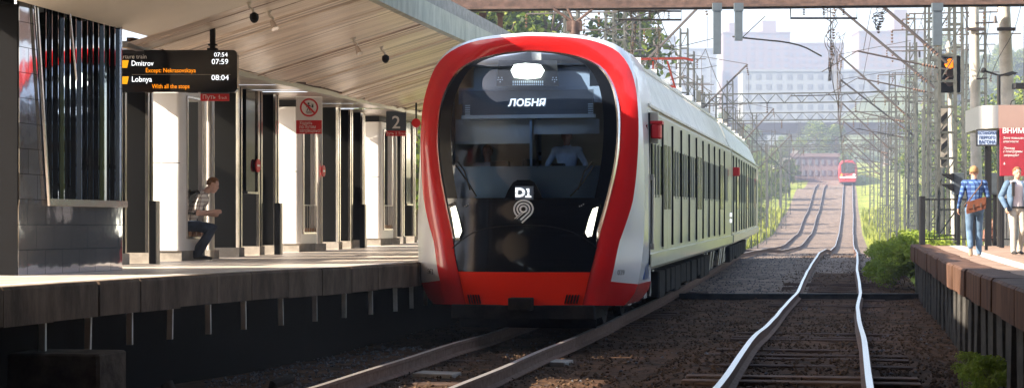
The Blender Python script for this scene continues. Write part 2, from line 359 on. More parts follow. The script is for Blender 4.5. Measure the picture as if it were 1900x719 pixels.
# ------------------------------------------------------------------ tracks
def track(kf, tf, label, topmat, y0, y1, sleep_y):
    root = empty('railway_track', P(kf(20), 20, tf(20)-.18), 0, label, 'railway track', 'railway tracks')
    L = root.location.copy()
    yl = [y0+i*.75 for i in range(int((75-y0)/.75))]+[75+i*4 for i in range(int((y1-75)/4)+1)]
    prof = [(-.036,0),(.036,0),(.036,-.04),(.009,-.055),(.009,-.15),(.07,-.175),(.07,-.19),(-.07,-.19),(-.07,-.175),(-.009,-.15),(-.009,-.055),(-.036,-.04)]
    nrm = Vector((math.cos(HEAD), -math.sin(HEAD), 0))
    for sgn in (-1, 1):
        mb = MB(); secs = []
        for y in yl:
            wz = .004*math.sin(y*1.3+sgn)+.008*math.sin(y*.55)
            wx = .007*math.sin(y*.5+sgn*1.7)
            c = P(kf(y), y, tf(y)+wz)+nrm*(sgn*.76+wx)-L
            secs.append([c+nrm*a+Vector((0,0,b)) for a,b in prof])
        nn = len(prof)
        mb.v = [tuple(p) for s_ in secs for p in s_]
        for i in range(len(secs)-1):
            for q in range(nn):
                mb.f.append((i*nn+q, i*nn+(q+1)%nn, (i+1)*nn+(q+1)%nn, (i+1)*nn+q)); mb.m.append(0 if q == 0 else 1)
        mb.build('rail', [topmat,'rail_side'], root)
    sm = MB(); sm.box((-1.35,-.13,-.16),(1.35,.13,0)); me = None
    for i, y in enumerate(sleep_y):
        mb = MB(); rr = random.Random(i*7+int(kf(0)*10))
        a = rr.uniform(-.02,.02); zz = rr.choice((-.09,-.085,-.08,-.07,-.02,-.075,-.01,-.09))
        mb.box((-1.35,-.13,-.14),(1.35,.13,0), 0, .015); pale = kf(0) < 2 and (19.9 < y < 21.4)
        if pale: zz = .02
        s_ = mb.build('sleeper', ['sleeper_pale' if pale else 'sleeper'], root); s_.location = P(kf(y), y, tf(y)-.2+zz)-L; s_.rotation_euler = (0,0,-HEAD+a)
    return root
sl1 = [16.6+i*.62 for i in range(52)]
track(lambda y: lerp_tab(K1,y), T, 'railway track under the red and white train, rails dull grey brown', 'rail_dull', 12, 330, sl1)
track(lambda y: lerp_tab(K2,y), lambda y: lerp_tab(T2,y), 'railway track right of the train, rails shining white up to the far train', 'rail_top', 12, 345, [16.6+i*.62 for i in range(60)])

# cable trough laid across the tracks
t = empty('cable_trough', P(1.5,44.2,T(44)-.16), -.02, 'low dark cable trough lying across between the train and right platform', 'cable trough')
mb = MB(); mb.box((-2.6,-.14,-.1),(6.0,.14,.05)); mb.build('trough_body', ['under'], t)
mb = MB(); mb.box((-2.6,-.15,.054),(6.0,.15,.075)); mb.build('trough_cover', ['black_matte'], t)
# ------------------------------------------------------------------ the train
U = Vector((math.sin(HEAD), math.cos(HEAD), 0)); N = Vector((math.cos(HEAD), -math.sin(HEAD), 0))
TO = P(5.06, 27.5, 0)
train = empty('commuter_train', TO, -HEAD, 'red and white commuter train with lit roof lamp arriving at the left platform', 'train')
def rake(z):
    return lerp_tab([(.3,.42),(.5,.40),(1.02,.38),(1.73,.46),(2.19,.5),(3.0,.55),(3.6,.62),(4.3,.85),(4.6,1.0)], z)
def D(x, z, e=0): return rake(z)+.13*x*x+e
def loc_of(px, py, e):                 # where the sight line through a traced point meets the nose surface pushed back by e
    z = 2.5; d = .5; x = 0
    for _ in range(12):
        # TO + x N + d U = t*(tx,1)
        tx = (px-HX)/F
        # (TO.x + x Nx + d Ux) = tx (TO.y + x Ny + d Uy)
        x = (tx*(TO.y+d*U.y)-TO.x-d*U.x)/(N.x-tx*N.y)
        Y = TO.y+x*N.y+d*U.y; z = CZ+(HY-py)*Y/F
        d = D(x, z, e)
    return x, z
def resample(pts, n):
    L = [0]
    for a, b in zip(pts, pts[1:]): L.append(L[-1]+math.hypot(b[0]-a[0], b[1]-a[1]))
    out = []
    for i in range(n):
        t = L[-1]*i/(n-1); j = 0
        while j < len(L)-2 and L[j+1] < t: j += 1
        f = (t-L[j])/max(1e-9, L[j+1]-L[j]); out.append((pts[j][0]+(pts[j+1][0]-pts[j][0])*f, pts[j][1]+(pts[j+1][1]-pts[j][1])*f))
    return out
def smooth_pts(pts, it=1):
    for _ in range(it):
        q = [pts[0]]
        for a, b in zip(pts, pts[1:]): q += [(a[0]*.75+b[0]*.25, a[1]*.75+b[1]*.25), (a[0]*.25+b[0]*.75, a[1]*.25+b[1]*.75)]
        q.append(pts[-1]); pts = q
    return pts
def contour(pr, e, n=44, top=None):
    q = [loc_of(px, py, e) for px, py in pr]
    x0 = q[0][0]; q = [(max(0,x-x0*(1-i/(len(q)-1))) if 0 else x, z) for i,(x,z) in enumerate(q)]
    q[0] = (0, q[0][1]); q = smooth_pts(q, 2)
    return resample(q, n)
NP = 44
# halves traced at the right of the nose, top centre to bottom
c_out = contour([(985,60),(1040,62),(1085,66),(1125,75),(1153,87),(1170,106),(1181,140),(1189,185),(1194,250),(1196,330),(1196,420),(1192,480),(1185,520),(1178,545),(1158,566)], .2, NP)
c_wr  = contour([(985,66),(1040,68),(1080,72),(1110,80),(1138,93),(1155,112),(1167,136),(1175,170),(1179,225),(1177,290),(1171,355),(1160,410),(1147,456),(1139,500),(1130,535),(1122,566)], .0, NP)
c_wr = [(x+(.055 if i > 0 else 0)*max(0,min(1,i/5))*max(0,min(1,(z-1.5)/.6)), z) for i,(x,z) in enumerate(c_wr)]
c_rs  = contour([(980,91),(1030,94),(1071,101),(1100,112),(1122,127),(1140,155),(1149,190),(1152,230),(1150,275),(1143,320),(1133,362),(1122,402),(1111,440),(1104,474),(1095,506),(1081,566)], .05, NP)
c_in  = [(x-.055*min(1, i/6)*(1 if z > 1.62 else max(0, (z-1.35)/.27)), z-(.05*max(0,1-i/14))) for i,(x,z) in enumerate(c_rs)]
def ring(c, e):
    right = [(x, z) for x, z in c]; left = [(-x, z) for x, z in c[:0:-1]]
    return [(x, D(x,z,e), z) for x, z in right]+[(x, D(x,z,e), z) for x, z in left]
def band(name, ca, ea, cb, eb, mats, pick, mid=None, inset=0):
    mb = MB(); ra, rb = ring(ca,ea), ring(cb,eb); n = len(ra); secs = [ra]
    if mid:
        for t, push in mid: secs.append([tuple(a[q]*(1-t)+b[q]*t-(push if q == 1 else 0) for q in range(3)) for a,b in zip(ra,rb)])
    secs.append(rb); mb.v = [p for s_ in secs for p in s_]
    for i in range(len(secs)-1):
        for q in range(n):
            if q == NP-1: continue
            f = (i*n+q, i*n+(q+1)%n, (i+1)*n+(q+1)%n, (i+1)*n+q)
            zc = sum(mb.v[j][2] for j in f)/4; mb.f.append(f); mb.m.append(pick(zc, sum(mb.v[j][0] for j in f)/4))
    return mb
# outer white shell, back from the nose to the carriage end
XW = 1.79
def car_prof():
    return [(0,4.72),(.7,4.70),(1.15,4.64),(1.38,4.52),(1.5,4.3),(1.62,4.0),(1.74,3.74),(XW,3.62),(XW+.01,2.6),(XW,1.5),(XW-.01,1.06),(XW-.06,.98)]
cp = resample(car_prof(), NP)
c_car = [(x, z) for x, z in cp]
# nose shell: outline ring to carriage section
nose = band('', c_wr, .0, c_out, .2, None, lambda z,x: 0 if z > .86 else 1, mid=[(.5,.04)])
nb_ = nose
nob = nb_.build('nose_shell', ['train_white','train_red'], train, smooth=True)
# tail of the shell: from outline straight back to the cab bulkhead
def ring_car(c, y): return [(x,y,z) for x,z in c]+[(-x,y,z) for x,z in c[:0:-1]]
c_out2 = [(min(x*1.0, XW), z) for x,z in c_out]
mb = MB(); secs = [ring(c_out,.2)]
for t in (.25,.5,.75,1):
    yb = 2.6; tt = t; ccar = [( c_out[i][0]*(1-tt)+ (min(XW, c_out[i][0]*1.02+.01))*tt, c_out[i][1]*(1-tt)+ (c_out[i][1]*1.0)*tt) for i in range(NP)]
    rr_ = []
    r0 = ring(c_out,.2); r1 = ring_car(ccar, yb)
    secs.append([tuple(a[q]*(1-t)+b[q]*t for q in range(3)) for a,b in zip(r0,r1)])
n = len(secs[0]); mb.v = [p for s_ in secs for p in s_]
for i in range(len(secs)-1):
    for q in range(n):
        if q == NP-1: continue
        f = (i*n+q, i*n+(q+1)%n, (i+1)*n+(q+1)%n, (i+1)*n+q); zc = sum(mb.v[j][2] for j in f)/4
        mb.f.append(f); mb.m.append(1 if zc < .86 else 0)
mb.build('cab_shell', ['train_white','train_red'], train, smooth=True)
band('', c_rs, .05, c_wr, .0, None, lambda z,x: 0, mid=[(.3,.03),(.7,.03)]).build('red_surround', ['train_red'], train, smooth=True)
band('', c_in, .045, c_rs, .05, None, lambda z,x: 0 if z > 1.6 else 1, mid=[(.5,.02)]).build('windshield_trim', ['silver','black_gloss'], train, smooth=True)

# face inside the trim: rows by height
right = sorted(c_in, key=lambda p: p[1])
def half_w(z):
    if z <= right[0][1]: return right[0][0]
    best = 0
    for (xa, za), (xb, zb) in zip(right, right[1:]):
        if za <= z <= zb and zb > za: best = max(best, xa+(xb-xa)*(z-za)/(zb-za))
    return best if best > 0 else right[-1][0]
ztop = max(z for x,z in c_in); zbot = min(z for x,z in c_in)
def zpy(py, d=.4): return CZ+(HY-py)*(27.5+d)/F
Z_RED = zpy(505,0); Z_GB = zpy(366,.2); Z_GT = zpy(163,.6); Z_SEAM = zpy(420,.08)
def grid(zlo, zhi, ulo, uhi, nr, nc, e=0.05, wfun=None):
    mb = MB(); wf = wfun or half_w
    for j in range(nr+1):
        z = zlo+(zhi-zlo)*j/nr; hw = wf(z)
        for i in range(nc+1):
            u = ulo+(uhi-ulo)*i/nc; x = u*hw; mb.v.append((x, D(x,z,e), z))
    for j in range(nr):
        for i in range(nc): mb.f.append((j*(nc+1)+i, j*(nc+1)+i+1, (j+1)*(nc+1)+i+1, (j+1)*(nc+1)+i)); mb.m.append(0)
    return mb
def edge_round(z):                     # glass field narrows a little inside the black frame
    return half_w(z)*.9
grid(zbot, Z_RED-.004, -1, 1, 8, 20, .045).build('lower_panel', ['train_red_lit'], train, smooth=True)
grid(Z_RED-.004, Z_GB, -1, 1, 22, 20, .045).build('black_mask', ['black_gloss'], train, smooth=True)
for sgn in (-1,1):
    grid(Z_GB, Z_GT, sgn*.86, sgn, 24, 3, .045).build('windshield_border', ['frit_black'], train, smooth=True)
grid(Z_GT, ztop-.003, -.86, .86, 18, 24, .045).build('upper_glass', ['windshield'], train, smooth=True)
for sgn in (-1,1): grid(Z_GT, ztop-.003, sgn*.86, sgn, 18, 3, .045).build('upper_border', ['frit_black'], train, smooth=True)
ws = grid(Z_GB, Z_GT, -.86, .86, 24, 22, .045).build('windshield', ['windshield'], train, smooth=True)
# seam of the bonnet hatch
seam = [(838,461),(860,441),(889,425),(938,418),(980,416.5),(1027,419.5),(1071,433),(1093,447),(1108,460)]
def on_face(px, py, e=.04):
    x,z = loc_of(px, py, e); return Vector((x, D(x,z,e), z))
mb = MB(); mb.tube([on_face(px,py,.042) for px,py in smooth_pts([(a,b) for a,b in seam],2)], .008, 5); mb.build('hatch_seam', ['black_matte'], train)
# headlamps
for quad in ([(836,385),(845,381),(851,402),(857,428),(852,440),(845,440)], [(1110,383),(1100,387),(1093,405),(1086,431),(1090,439),(1098,437)]):
    mb = MB(); big = []; cx = sum(q[0] for q in quad)/6; cy = sum(q[1] for q in quad)/6
    for s_, e in ((1.5,.044),(1.4,.02),(1.12,.02)):
        pass
    bz = [on_face(cx+(px-cx)*1.35, cy+(py-cy)*1.18, .03) for px,py in quad]; bi = [on_face(px,py,.022) for px,py in quad]
    bo = [on_face(cx+(px-cx)*1.45, cy+(py-cy)*1.22, .05) for px,py in quad]
    mb.loft([bo,bz,bi], 0, True, False); h = mb.build('headlight', ['black_gloss'], train)
    mb = MB(); mb.prism(quad, lambda a,b,d: on_face(a,b,d), .018, .04); mb.build('lamp_lens', ['lamp_head'], h)
# roof lamp, sits behind the upper glass
hexa = [(948,131),(954,120),(975,117.5),(1003,120),(1010,131),(1003,144),(979,147),(954,144)]
mb = MB(); mb.prism([(925,112),(1033,112),(1037,160),(921,160)], lambda a,b,d: on_face(a,b,d), .16, .2); hl = mb.build('roof_headlight', ['black_matte'], train)
mb = MB(); mb.prism(hexa, lambda a,b,d: on_face(a,b,d), .12, .158); mb.build('lamp_lens', ['lamp_white'], hl)
mb = MB()
for i in range(15):
    a = 951+i*3.9; mb.prism([(a,150),(a+2.4,150),(a+2.4,154),(a,154)], lambda p,q,d: on_face(p,q,d), .15, .158)
    if i % 1 == 0: mb.prism([(a,155.5),(a+2.4,155.5),(a+2.4,158.5),(a,158.5)], lambda p,q,d: on_face(p,q,d), .15, .158)
for cx in (928,1029):
    for dx,dy in ((0,0),(4,0),(-4,0),(0,4),(3,-4),(-3,-4)): mb.prism([(cx+dx-1,148+dy-1),(cx+dx+1,148+dy-1),(cx+dx+1,148+dy+1),(cx+dx-1,148+dy+1)], lambda p,q,d: on_face(p,q,d), .15,.158)
mb.build('led_row', ['blind'], hl)
# upper black tray behind the upper glass, so the crown of the cab is closed
mb = MB(); mb.box((-1.2,1.25,3.72),(1.2,1.3,3.98)); mb.box((-.95,1.25,3.981),(.95,1.3,4.3)); mb.build('lamp_tray', ['cab_dark'], train)
# cab interior
ci = empty('cab_interior', (0,0,0)); ci.parent = train
mb = MB()
mb.box((-1.5,2.5,1.2),(1.5,2.56,4.3),0); mb.box((-1.3,1.2,1.3),(1.3,2.5,1.34),0); mb.box((-1.52,1.4,1.3),(-1.48,2.5,4.2),0); mb.box((1.48,1.4,1.3),(1.52,2.5,4.2),0); mb.box((-.95,1.2,4.32),(.95,2.5,4.35),0)
mb.build('cab_lining', ['cab_dark'], ci)
mb = MB()
for a,b in ((-.95,-.62),(-.2,.18)): mb.box((a,2.45,2.78),(b,2.5,2.98),0); mb.box((a+.08,2.44,2.84),(b-.1,2.452,2.92),1)
mb.box((.12,2.45,1.4),(.2,2.5,4.2),2); mb.box((.4,2.46,1.4),(1.3,2.5,3.1),2)
mb.build('bulkhead_fittings', ['black_matte','cab_blue','black_matte'], ci)
ZD = zpy(308,.9)
mb = MB(); mb.box((-1.25,.92,1.5),(1.25,1.35,ZD-.02),0); mb.box((-1.2,.9,ZD-.019),(1.2,1.4,ZD),0)
mb.box((-.65,1.1,ZD),(-.35,1.3,ZD+.09),1,.01); mb.box((.35,1.1,ZD),(.55,1.3,ZD+.05),1,.01); mb.box((-.12,1.1,ZD),(.1,1.3,ZD+.12),1,.01)
mb.build('driving_desk', ['cab_blue','black_matte'], ci)
def cabp(px, py, d):
    Y = 27.5+d; tx = (px-HX)/F; x = (tx*(TO.y+d*U.y)-TO.x-d*U.x)/(N.x-tx*N.y); Y = TO.y+x*N.y+d*U.y
    return x, CZ+(HY-py)*Y/F
def cab_quad(px0, py0, px1, py1, d, th, name, m, parent=None):
    x0,z0 = cabp(px0,py0,d); x1,z1 = cabp(px1,py1,d); mb = MB(); mb.box((x0,d,z0),(x1,d+th,z1)); return mb.build(name, [m], parent or ci)
cab_quad(845,222,983,266,1.1,.015,'sun_blind','blind'); cab_quad(990,222,1112,248,1.1,.015,'sun_blind','blind')
cab_quad(858,169,1100,211,1.02,.08,'destination_display','display')
cab_quad(856,214,1104,218,.99,.05,'display_ledge','blind')
cab_quad(983,222,987,335,1.0,.03,'windshield_pillar','cab_blue')
x,z = cabp(977,191,1.0); text('ЛОБНЯ', .155, 'led_white', ci, (x,1.005,z), sx=1.12, shear=.12, bold=.004)
mb = MB()
for sg in (-1,1):
    for i in range(8): mb.box((sg*1.0-.04,1.0,3.42+i*.035),(sg*1.0+.04,1.01,3.44+i*.035))
mb.build('side_louvre', ['blind'], ci)
# line number box with its hump, above the black mask
hump = [(931,370),(937,366),(943,352),(952,338),(960,333.5),(983,333.5),(992,338),(1000,352),(1006,366),(1013,370)]
mb = MB(); mb.prism(hump, lambda a,b,d: on_face(a,b,d), .025, .06); hp = mb.build('line_number_box', ['black_gloss'], train)
mb = MB(); mb.prism([(956,345),(990,345),(990,370),(956,370)], lambda a,b,d: on_face(a,b,d), .018, .03); mb.build('number_screen', ['display'], hp)
p_ = on_face(973,357.5,.01); p_.x -= .07; t_ = text('D', .19, 'led_white', hp, p_, sx=1.15, bold=.008); p_.x += .13
mb = MB(); mb.prism([(-.012,-.069),(.018,-.069),(.018,.066),(-.03,.066),(-.03,.045),(-.012,.045)], lambda a,b,d:(p_.x+a,p_.y+d,p_.z+b), -.004,.002); mb.build('numeral_stem', ['led_white'], hp)
mb = MB(); mb.box((p_.x-.045,p_.y-.005,p_.z-.07),(p_.x+.05,p_.y+.001,p_.z-.047)); mb.build('numeral_foot', ['led_white'], hp)
mb = MB(); q = on_face(973,358,.0); mb.box((q.x-.16,q.y-.004,q.z-.006),(q.x+.16,q.y,q.z+.004)); mb.build('screen_gap', ['display'], hp)
# ring emblem
e0 = on_face(971,391,.02)
mb = MB(); lg = train
def arc(mb, r, a0, a1, wd, tail=None, n=26):
    pts = []
    for i in range(n+1):
        a = R(a0+(a1-a0)*i/n); pts.append((r*math.cos(a)*1.08, r*math.sin(a)))
    if tail: pts += [(pts[-1][0]+tail[0]*s_, pts[-1][1]+tail[1]*s_) for s_ in (.3,.7,1)]
    for (a,b),(c,d) in zip(pts, pts[1:]):
        dx,dy = c-a,d-b; L = math.hypot(dx,dy); nx,ny = -dy/L*wd/2, dx/L*wd/2; ex,ey = dx/L*.002,dy/L*.002
        poly = [(a+nx-ex,b+ny-ey),(a-nx-ex,b-ny-ey),(c-nx+ex,d-ny+ey),(c+nx+ex,d+ny+ey)]
        mb.prism(poly, lambda p,q,dd: (e0.x+p, D(e0.x+p,e0.z+q,0)+dd, e0.z+q+.03), .018, .045)
arc(mb, .048, 0, 360, .026); arc(mb, .092, 232, -42, .024, (-.115,-.105)); arc(mb, .138, 228, -42, .024, (-.13,-.12))
mb.build('ring_emblem', ['sign_white'], train)
for dx in (-.085,-.05):
    mb = MB(); mb.prism([(dx-.06,-.15),(dx-.05,-.152),(dx+.06,-.058),(dx+.05,-.05)], lambda p,q,dd: (e0.x+p, D(e0.x+p,e0.z+q,0)+dd, e0.z+q+.03), .018,.045); mb.build('emblem_stroke', ['sign_white'], train)
# wipers
for pr in ([(845,306),(866,335),(884,364)], [(849,300),(862,318),(872,352)], [(1103,306),(1082,338),(1058,364)], [(1100,300),(1084,318),(1072,352)]):
    mb = MB(); mb.tube([on_face(a,b,.02) for a,b in pr], .012, 5); mb.build('wiper', ['black_matte'], train)
for px in (866,1079):
    mb = MB(); q = on_face(px,381,.03)
    for dx,dz in ((0,0),(.03,.02),(-.03,-.01)): mb.ball((q.x+dx,q.y,q.z+dz),.012,0,6,4)
    mb.build('washer_jet', ['steel_rough'], train)
# grille slots in the lower panel
for xs in ((867,889),(1051,1076)):
    sg = -1 if xs[0] < 970 else 1
    for i in range(5):
        a = xs[0]+(xs[1]-xs[0])*i/4.6; mb = MB()
        mb.prism([(a,546),(a+2.4,546),(a+2.4-sg*4,562.5),(a-sg*4,562.5)], lambda p,q,d: on_face(p,q,d), .02,.05); mb.build('grille_slot', ['black_matte'], train)
# crease lines and numbers of the white cheeks
for sg, txt in ((1,'039'),(-1,'ЭГ2')):
    x0 = XW*.86; z0 = zpy(504,.8)
    # place on the shell by ray onto the ring between white and outer
    cx, cz = min(c_wr, key=lambda p: abs(p[1]-z0)); ox, oz = min(c_out, key=lambda p: abs(p[1]-z0))
    f = .34; xx = cx+(ox-cx)*f; yy = D(cx,z0,.0)*(1-f)+D(ox,z0,.2)*f-.11
    slope = math.atan2((D(ox,z0,.2)-D(cx,z0,.0)), (ox-cx))
    text(txt, .115, 'ink', train, (sg*xx, yy, z0), rot=(R(90),0,sg*slope), name='car_number', sx=.8)
def on_side(y, z, e=.0): return (XW+e, y, z)
# underside apron, buffer beam and coupling
mb = MB(); mb.box((-1.15,.45,.28),(1.15,1.6,.5),0,.02); mb.box((-.18,.15,.42),(.18,.8,.62),0,.02); mb.box((-1.1,.9,.12),(1.1,.98,.3)); mb.build('underframe_apron', ['under'], train)
# carriages
def carriage(root, y0, y1, z0, first, skew):
    c = empty('carriage', (0,y0,z0), skew); c.parent = root; c.rotation_euler = (.0098 if first else .0115, 0, skew)
    L = y1-y0
    prof = car_prof()
    half = [(x, z) for x,z in smooth_pts(prof[:7],1)+prof[7:]]
    full = half+[(-x,z) for x,z in half[::-1] if x > 0]+[(-.0,.98)]
    mb = MB(); nn = len(full)
    ys_ = [0,.01]+[L*i/8 for i in range(1,8)]+[L-.01, L]
    mb.v = [(x*(.985 if y in (0,L) else 1),y,z) for y in ys_ for x,z in full]
    for i in range(len(ys_)-1):
        for q in range(nn):
            f = (i*nn+q,i*nn+(q+1)%nn,(i+1)*nn+(q+1)%nn,(i+1)*nn+q); zc = sum(mb.v[j][2] for j in f)/4; xc = abs(sum(mb.v[j][0] for j in f)/4)
            mb.f.append(f); mb.m.append(0 if (zc < 3.7 and xc > 1.5) else 1)
    mb.f += [tuple(range(nn-1,-1,-1)), tuple((len(ys_)-1)*nn+k for k in range(nn))]; mb.m += [0,0]
    b = mb.build('carriage_body', ['train_side','train_roof'], c, smooth=False)
    # gutters and roof seams
    mb = MB()
    for sg in (-1,1):
        mb.box((sg*1.74,0.02,3.70),(sg*1.81,L-.02,3.745)); mb.box((sg*1.39,.02,4.5),(sg*1.425,L-.02,4.545))
        sk2 = MB(); sk2.box((sg*(XW-.02),.02,1.05),(sg*(XW+.045),L-.02,1.26)); sk2.build('side_skirt', ['train_side'], c)
    for i in range(1,8): mb.box((-1.36,L*i/8-.02,4.62),(1.36,L*i/8+.02,4.735))
    mb.build('gutter', ['train_roof'], c)
    # roof equipment fairings
    for (a,b_) in ((.12,.3),(.36,.5),(.72,.9)):
        mb = MB(); mb.box((-1.0,L*a,4.66),(1.0,L*b_,4.92),0,.08); mb.build('roof_unit', ['train_roof'], c)
    pitch = 1.83; n = int((L-.8)/pitch)
    for i in range(n):
        ya = .35+i*pitch; door = (i % 4 == 1)
        for sg in (-1,1):
            if sg < 0 and i > 6: continue
            if door:
                mb = MB(); mb.box((sg*(XW-.01),ya+.14,1.30),(sg*(XW+.02),ya+.79,3.42)); mb.box((sg*(XW-.01),ya+.82,1.30),(sg*(XW+.02),ya+1.5,3.42))
                d = mb.build('passenger_door', ['train_side'], c)
                mb = MB(); mb.box((sg*(XW+.021),ya+.24,2.0),(sg*(XW+.026),ya+.7,3.15)); mb.box((sg*(XW+.021),ya+.92,2.0),(sg*(XW+.026),ya+1.4,3.15)); mb.build('door_glass', ['dark_glass'], d)
            else:
                mb = MB(); mb.box((sg*(XW-.01),ya+.07,2.25),(sg*(XW+.012),ya+pitch-.07,3.10))
                w_ = mb.build('side_window', ['dark_glass'], c)
                mb = MB()
                for q in (.33,.66): yy = ya+.16+(pitch-.28)*q; mb.box((sg*(XW+.0125),yy-.028,2.2),(sg*(XW+.03),yy+.028,3.12))
                mb.build('mullion', ['train_side'], w_)
        for sg in (-1,1):
            if sg < 0 and i > 6: continue
            mb = MB(); mb.box((sg*(XW+.0),ya-.035,1.34),(sg*(XW+.034),ya+.035,3.55)); mb.build('panel_gap', ['black_matte'], c)
    # underframe, equipment and bogies
    mb = MB(); rr = random.Random(5+int(y0))
    mb.box((-1.3,.1,.8),(1.3,L-.1,.96)); y = 4.6
    while y < L-5:
        l = rr.uniform(.7,1.9); mb.box((-1.45,y,rr.uniform(.28,.42)),(1.5,y+l,.82),0,.03); y += l+rr.uniform(.1,.4)
    mb.build('underfloor_equipment', ['under'], c)
    for yc in (2.9, L-2.9):
        bo = MB(); 
        for sg in (-1,1):
            bo.box((sg*1.02,yc-1.6,.48),(sg*1.2,yc+1.6,.66),0,.03); bo.box((sg*1.0,yc-.3,.3),(sg*1.22,yc+.3,.5))
            for dy in (-1.25,1.25): bo.box((sg*1.02,yc+dy-.14,.32),(sg*1.3,yc+dy+.14,.62),1,.03)
            for dy in (-.75,.75,-1.7,1.7): bo.tube([(sg*1.3,yc+dy,.35),(sg*1.36,yc+dy+.06,.85)], .035, 6, 1)
        g = bo.build('bogie', ['under','steel_rough'], c)
        for dy in (-1.25,1.25):
            for sg in (-1,1):
                mb = MB(); mb.tube([(sg*.70,yc+dy,.45),(sg*.84,yc+dy,.45)], .45, 18); mb.tube([(sg*.83,yc+dy,.45),(sg*.87,yc+dy,.45)], .3, 14); mb.build('wheel', ['under'], g, smooth=False)
    return c
c1 = carriage(train, 2.25, 24.1, 0.015, True, 0)
c2 = carriage(train, 24.6, 46.4, .235, False, R(.8))
mb = MB(); mb.box((-1.3,24.05,1.0),(1.3,24.65,4.2)); mb.build('gangway_bellows', ['black_matte'], train)
# details at the cab corner: side window, mirror camera, door gap, sticker, blue patch
for sg in (1,-1):
    mb = MB(); mb.prism([(1.55,3.35),(1.95,3.4),(2.05,2.35),(1.5,2.3)], lambda a,b,d: (sg*(XW+d), a, b), -.03, .015); mb.build('cab_side_window', ['dark_glass'], train)
    mb = MB(); mb.box((sg*1.70,1.62,2.08),(sg*1.8,1.95,2.2),0,.01); mb.build('cab_step', ['train_white'], train)
    mb = MB(); mb.box((sg*(XW-.01),2.18,1.1),(sg*(XW+.03),2.24,3.6)); mb.build('cab_joint', ['black_matte'], train)
    mb = MB(); mb.box((sg*(XW-.01),2.28,3.1),(sg*(XW+.16),2.36,3.62),0,.01); cm = mb.build('camera_bracket', ['train_side'], train)
    mb = MB(); mb.box((sg*(XW+.04),2.2,3.18),(sg*(XW+.2),2.5,3.42),0,.03); mb.box((sg*(XW+.02),2.2,3.42),(sg*(XW+.23),2.5,3.47)); mb.build('camera_pod', ['sign_red'], cm)
    mb = MB(); mb.box((sg*(XW-.02),1.6,1.48),(sg*(XW+.012),1.95,1.84)); st = mb.build('warning_sticker', ['sign_red'], train)
    mb = MB(); mb.box((sg*(XW+.013),1.63,1.62),(sg*(XW+.016),1.92,1.7)); mb.build('sticker_band', ['sign_white'], st)
    mb = MB(); mb.prism([(1.55,.88),(2.15,.88),(2.2,1.3),(1.85,1.3)], lambda a,b,d: (sg*(XW+d), a, b), -.05, .012); mb.build('blue_patch', ['train_blue'], train)
    mb = MB(); mb.tube([(sg*(XW+.05),2.45,1.45),(sg*(XW+.06),2.45,2.55)], .02, 6); mb.box((sg*XW,2.42,2.5),(sg*(XW+.07),2.48,2.6)); mb.box((sg*XW,2.42,1.35),(sg*(XW+.07),2.48,1.45)); mb.build('grab_rail', ['steel_rough'], train)
    mb = MB(); mb.box((sg*(XW-.01),24.7,3.2),(sg*(XW+.2),24.95,3.45),0,.03); mb.build('camera_pod', ['sign_red'], train)
    for yy in (23.6,23.8):
        mb = MB(); mb.box((sg*XW,yy,2.02),(sg*(XW+.03),yy+.1,2.12)); mb.box((sg*XW,yy,1.85),(sg*(XW+.03),yy+.1,1.95)); mb.build('marker_lamp', ['led_white'], train)
# pantograph on the roof of the first carriage
pn = empty('pantograph', (0,22.0,4.9)); pn.parent = train
mb = MB(); mb.box((-.7,-.6,0),(.7,.6,.08))
for sg in (-1,1): mb.tube([(sg*.55,-.5,.08),(sg*.3,.75,.75)], .035, 6); mb.tube([(sg*.3,.75,.75),(sg*.2,-.3,1.35)], .028, 6)
mb.tube([(-.3,.75,.75),(.3,.75,.75)], .03, 6); mb.tube([(-.9,-.3,1.38),(-.65,-.3,1.44),(.65,-.3,1.44),(.9,-.3,1.38)], .035, 6)
mb.build('pantograph_arm', ['panto_red'], pn)
mb = MB()
for x in (-.5,.5):
    for y in (-.45,.45): mb.tube([(x,y,-.2),(x,y,0)], .06, 8)
mb.build('insulator', ['insul'], pn)
# roof aerial
mb = MB(); mb.tube([(0,1.25,4.55),(0,1.3,4.78)], [.04,.03], 8); mb.ball((0,1.3,4.79),.035,0,8,5); mb.build('roof_aerial', ['train_white'], train)

# far train climbing over the hill
Yf = 322; ft = empty('far_train', P(lerp_tab(K2,Yf),Yf,T(Yf)), -HEAD, 'distant red nosed train tiny at the top of the far hill', 'train')
mb = MB(); pr = [(0,4.5),(1.0,4.4),(1.5,3.9),(1.72,3),(1.72,1.4),(1.5,.5),(0,.5)]; full = pr+[(-x,z) for x,z in pr[::-1] if x>0]
mb.loft([[(x*.86,0,z*.96) for x,z in full],[(x,.7,z) for x,z in full],[(x,45,z+.5) for x,z in full]]); mb.build('train_body', ['far_red'], ft)
mb = MB(); mb.prism([(-1.15,2.1),(1.15,2.1),(1.25,3.6),(.8,3.95),(-.8,3.95),(-1.25,3.6)], lambda a,b,d:(a,d,b), -.06,.1); mb.build('windshield', ['dark_glass'], ft)
mb = MB(); mb.box((-1.45,-.05,1.2),(1.45,.1,1.5)); mb.build('nose_stripe', ['sign_white'], ft)
for x in (-1.1,1.1):
    mb = MB(); mb.ball((x,-.05,1.75),.22,0,8,6); mb.build('headlight', ['lamp_amber' if x<0 else 'led_white'], ft)
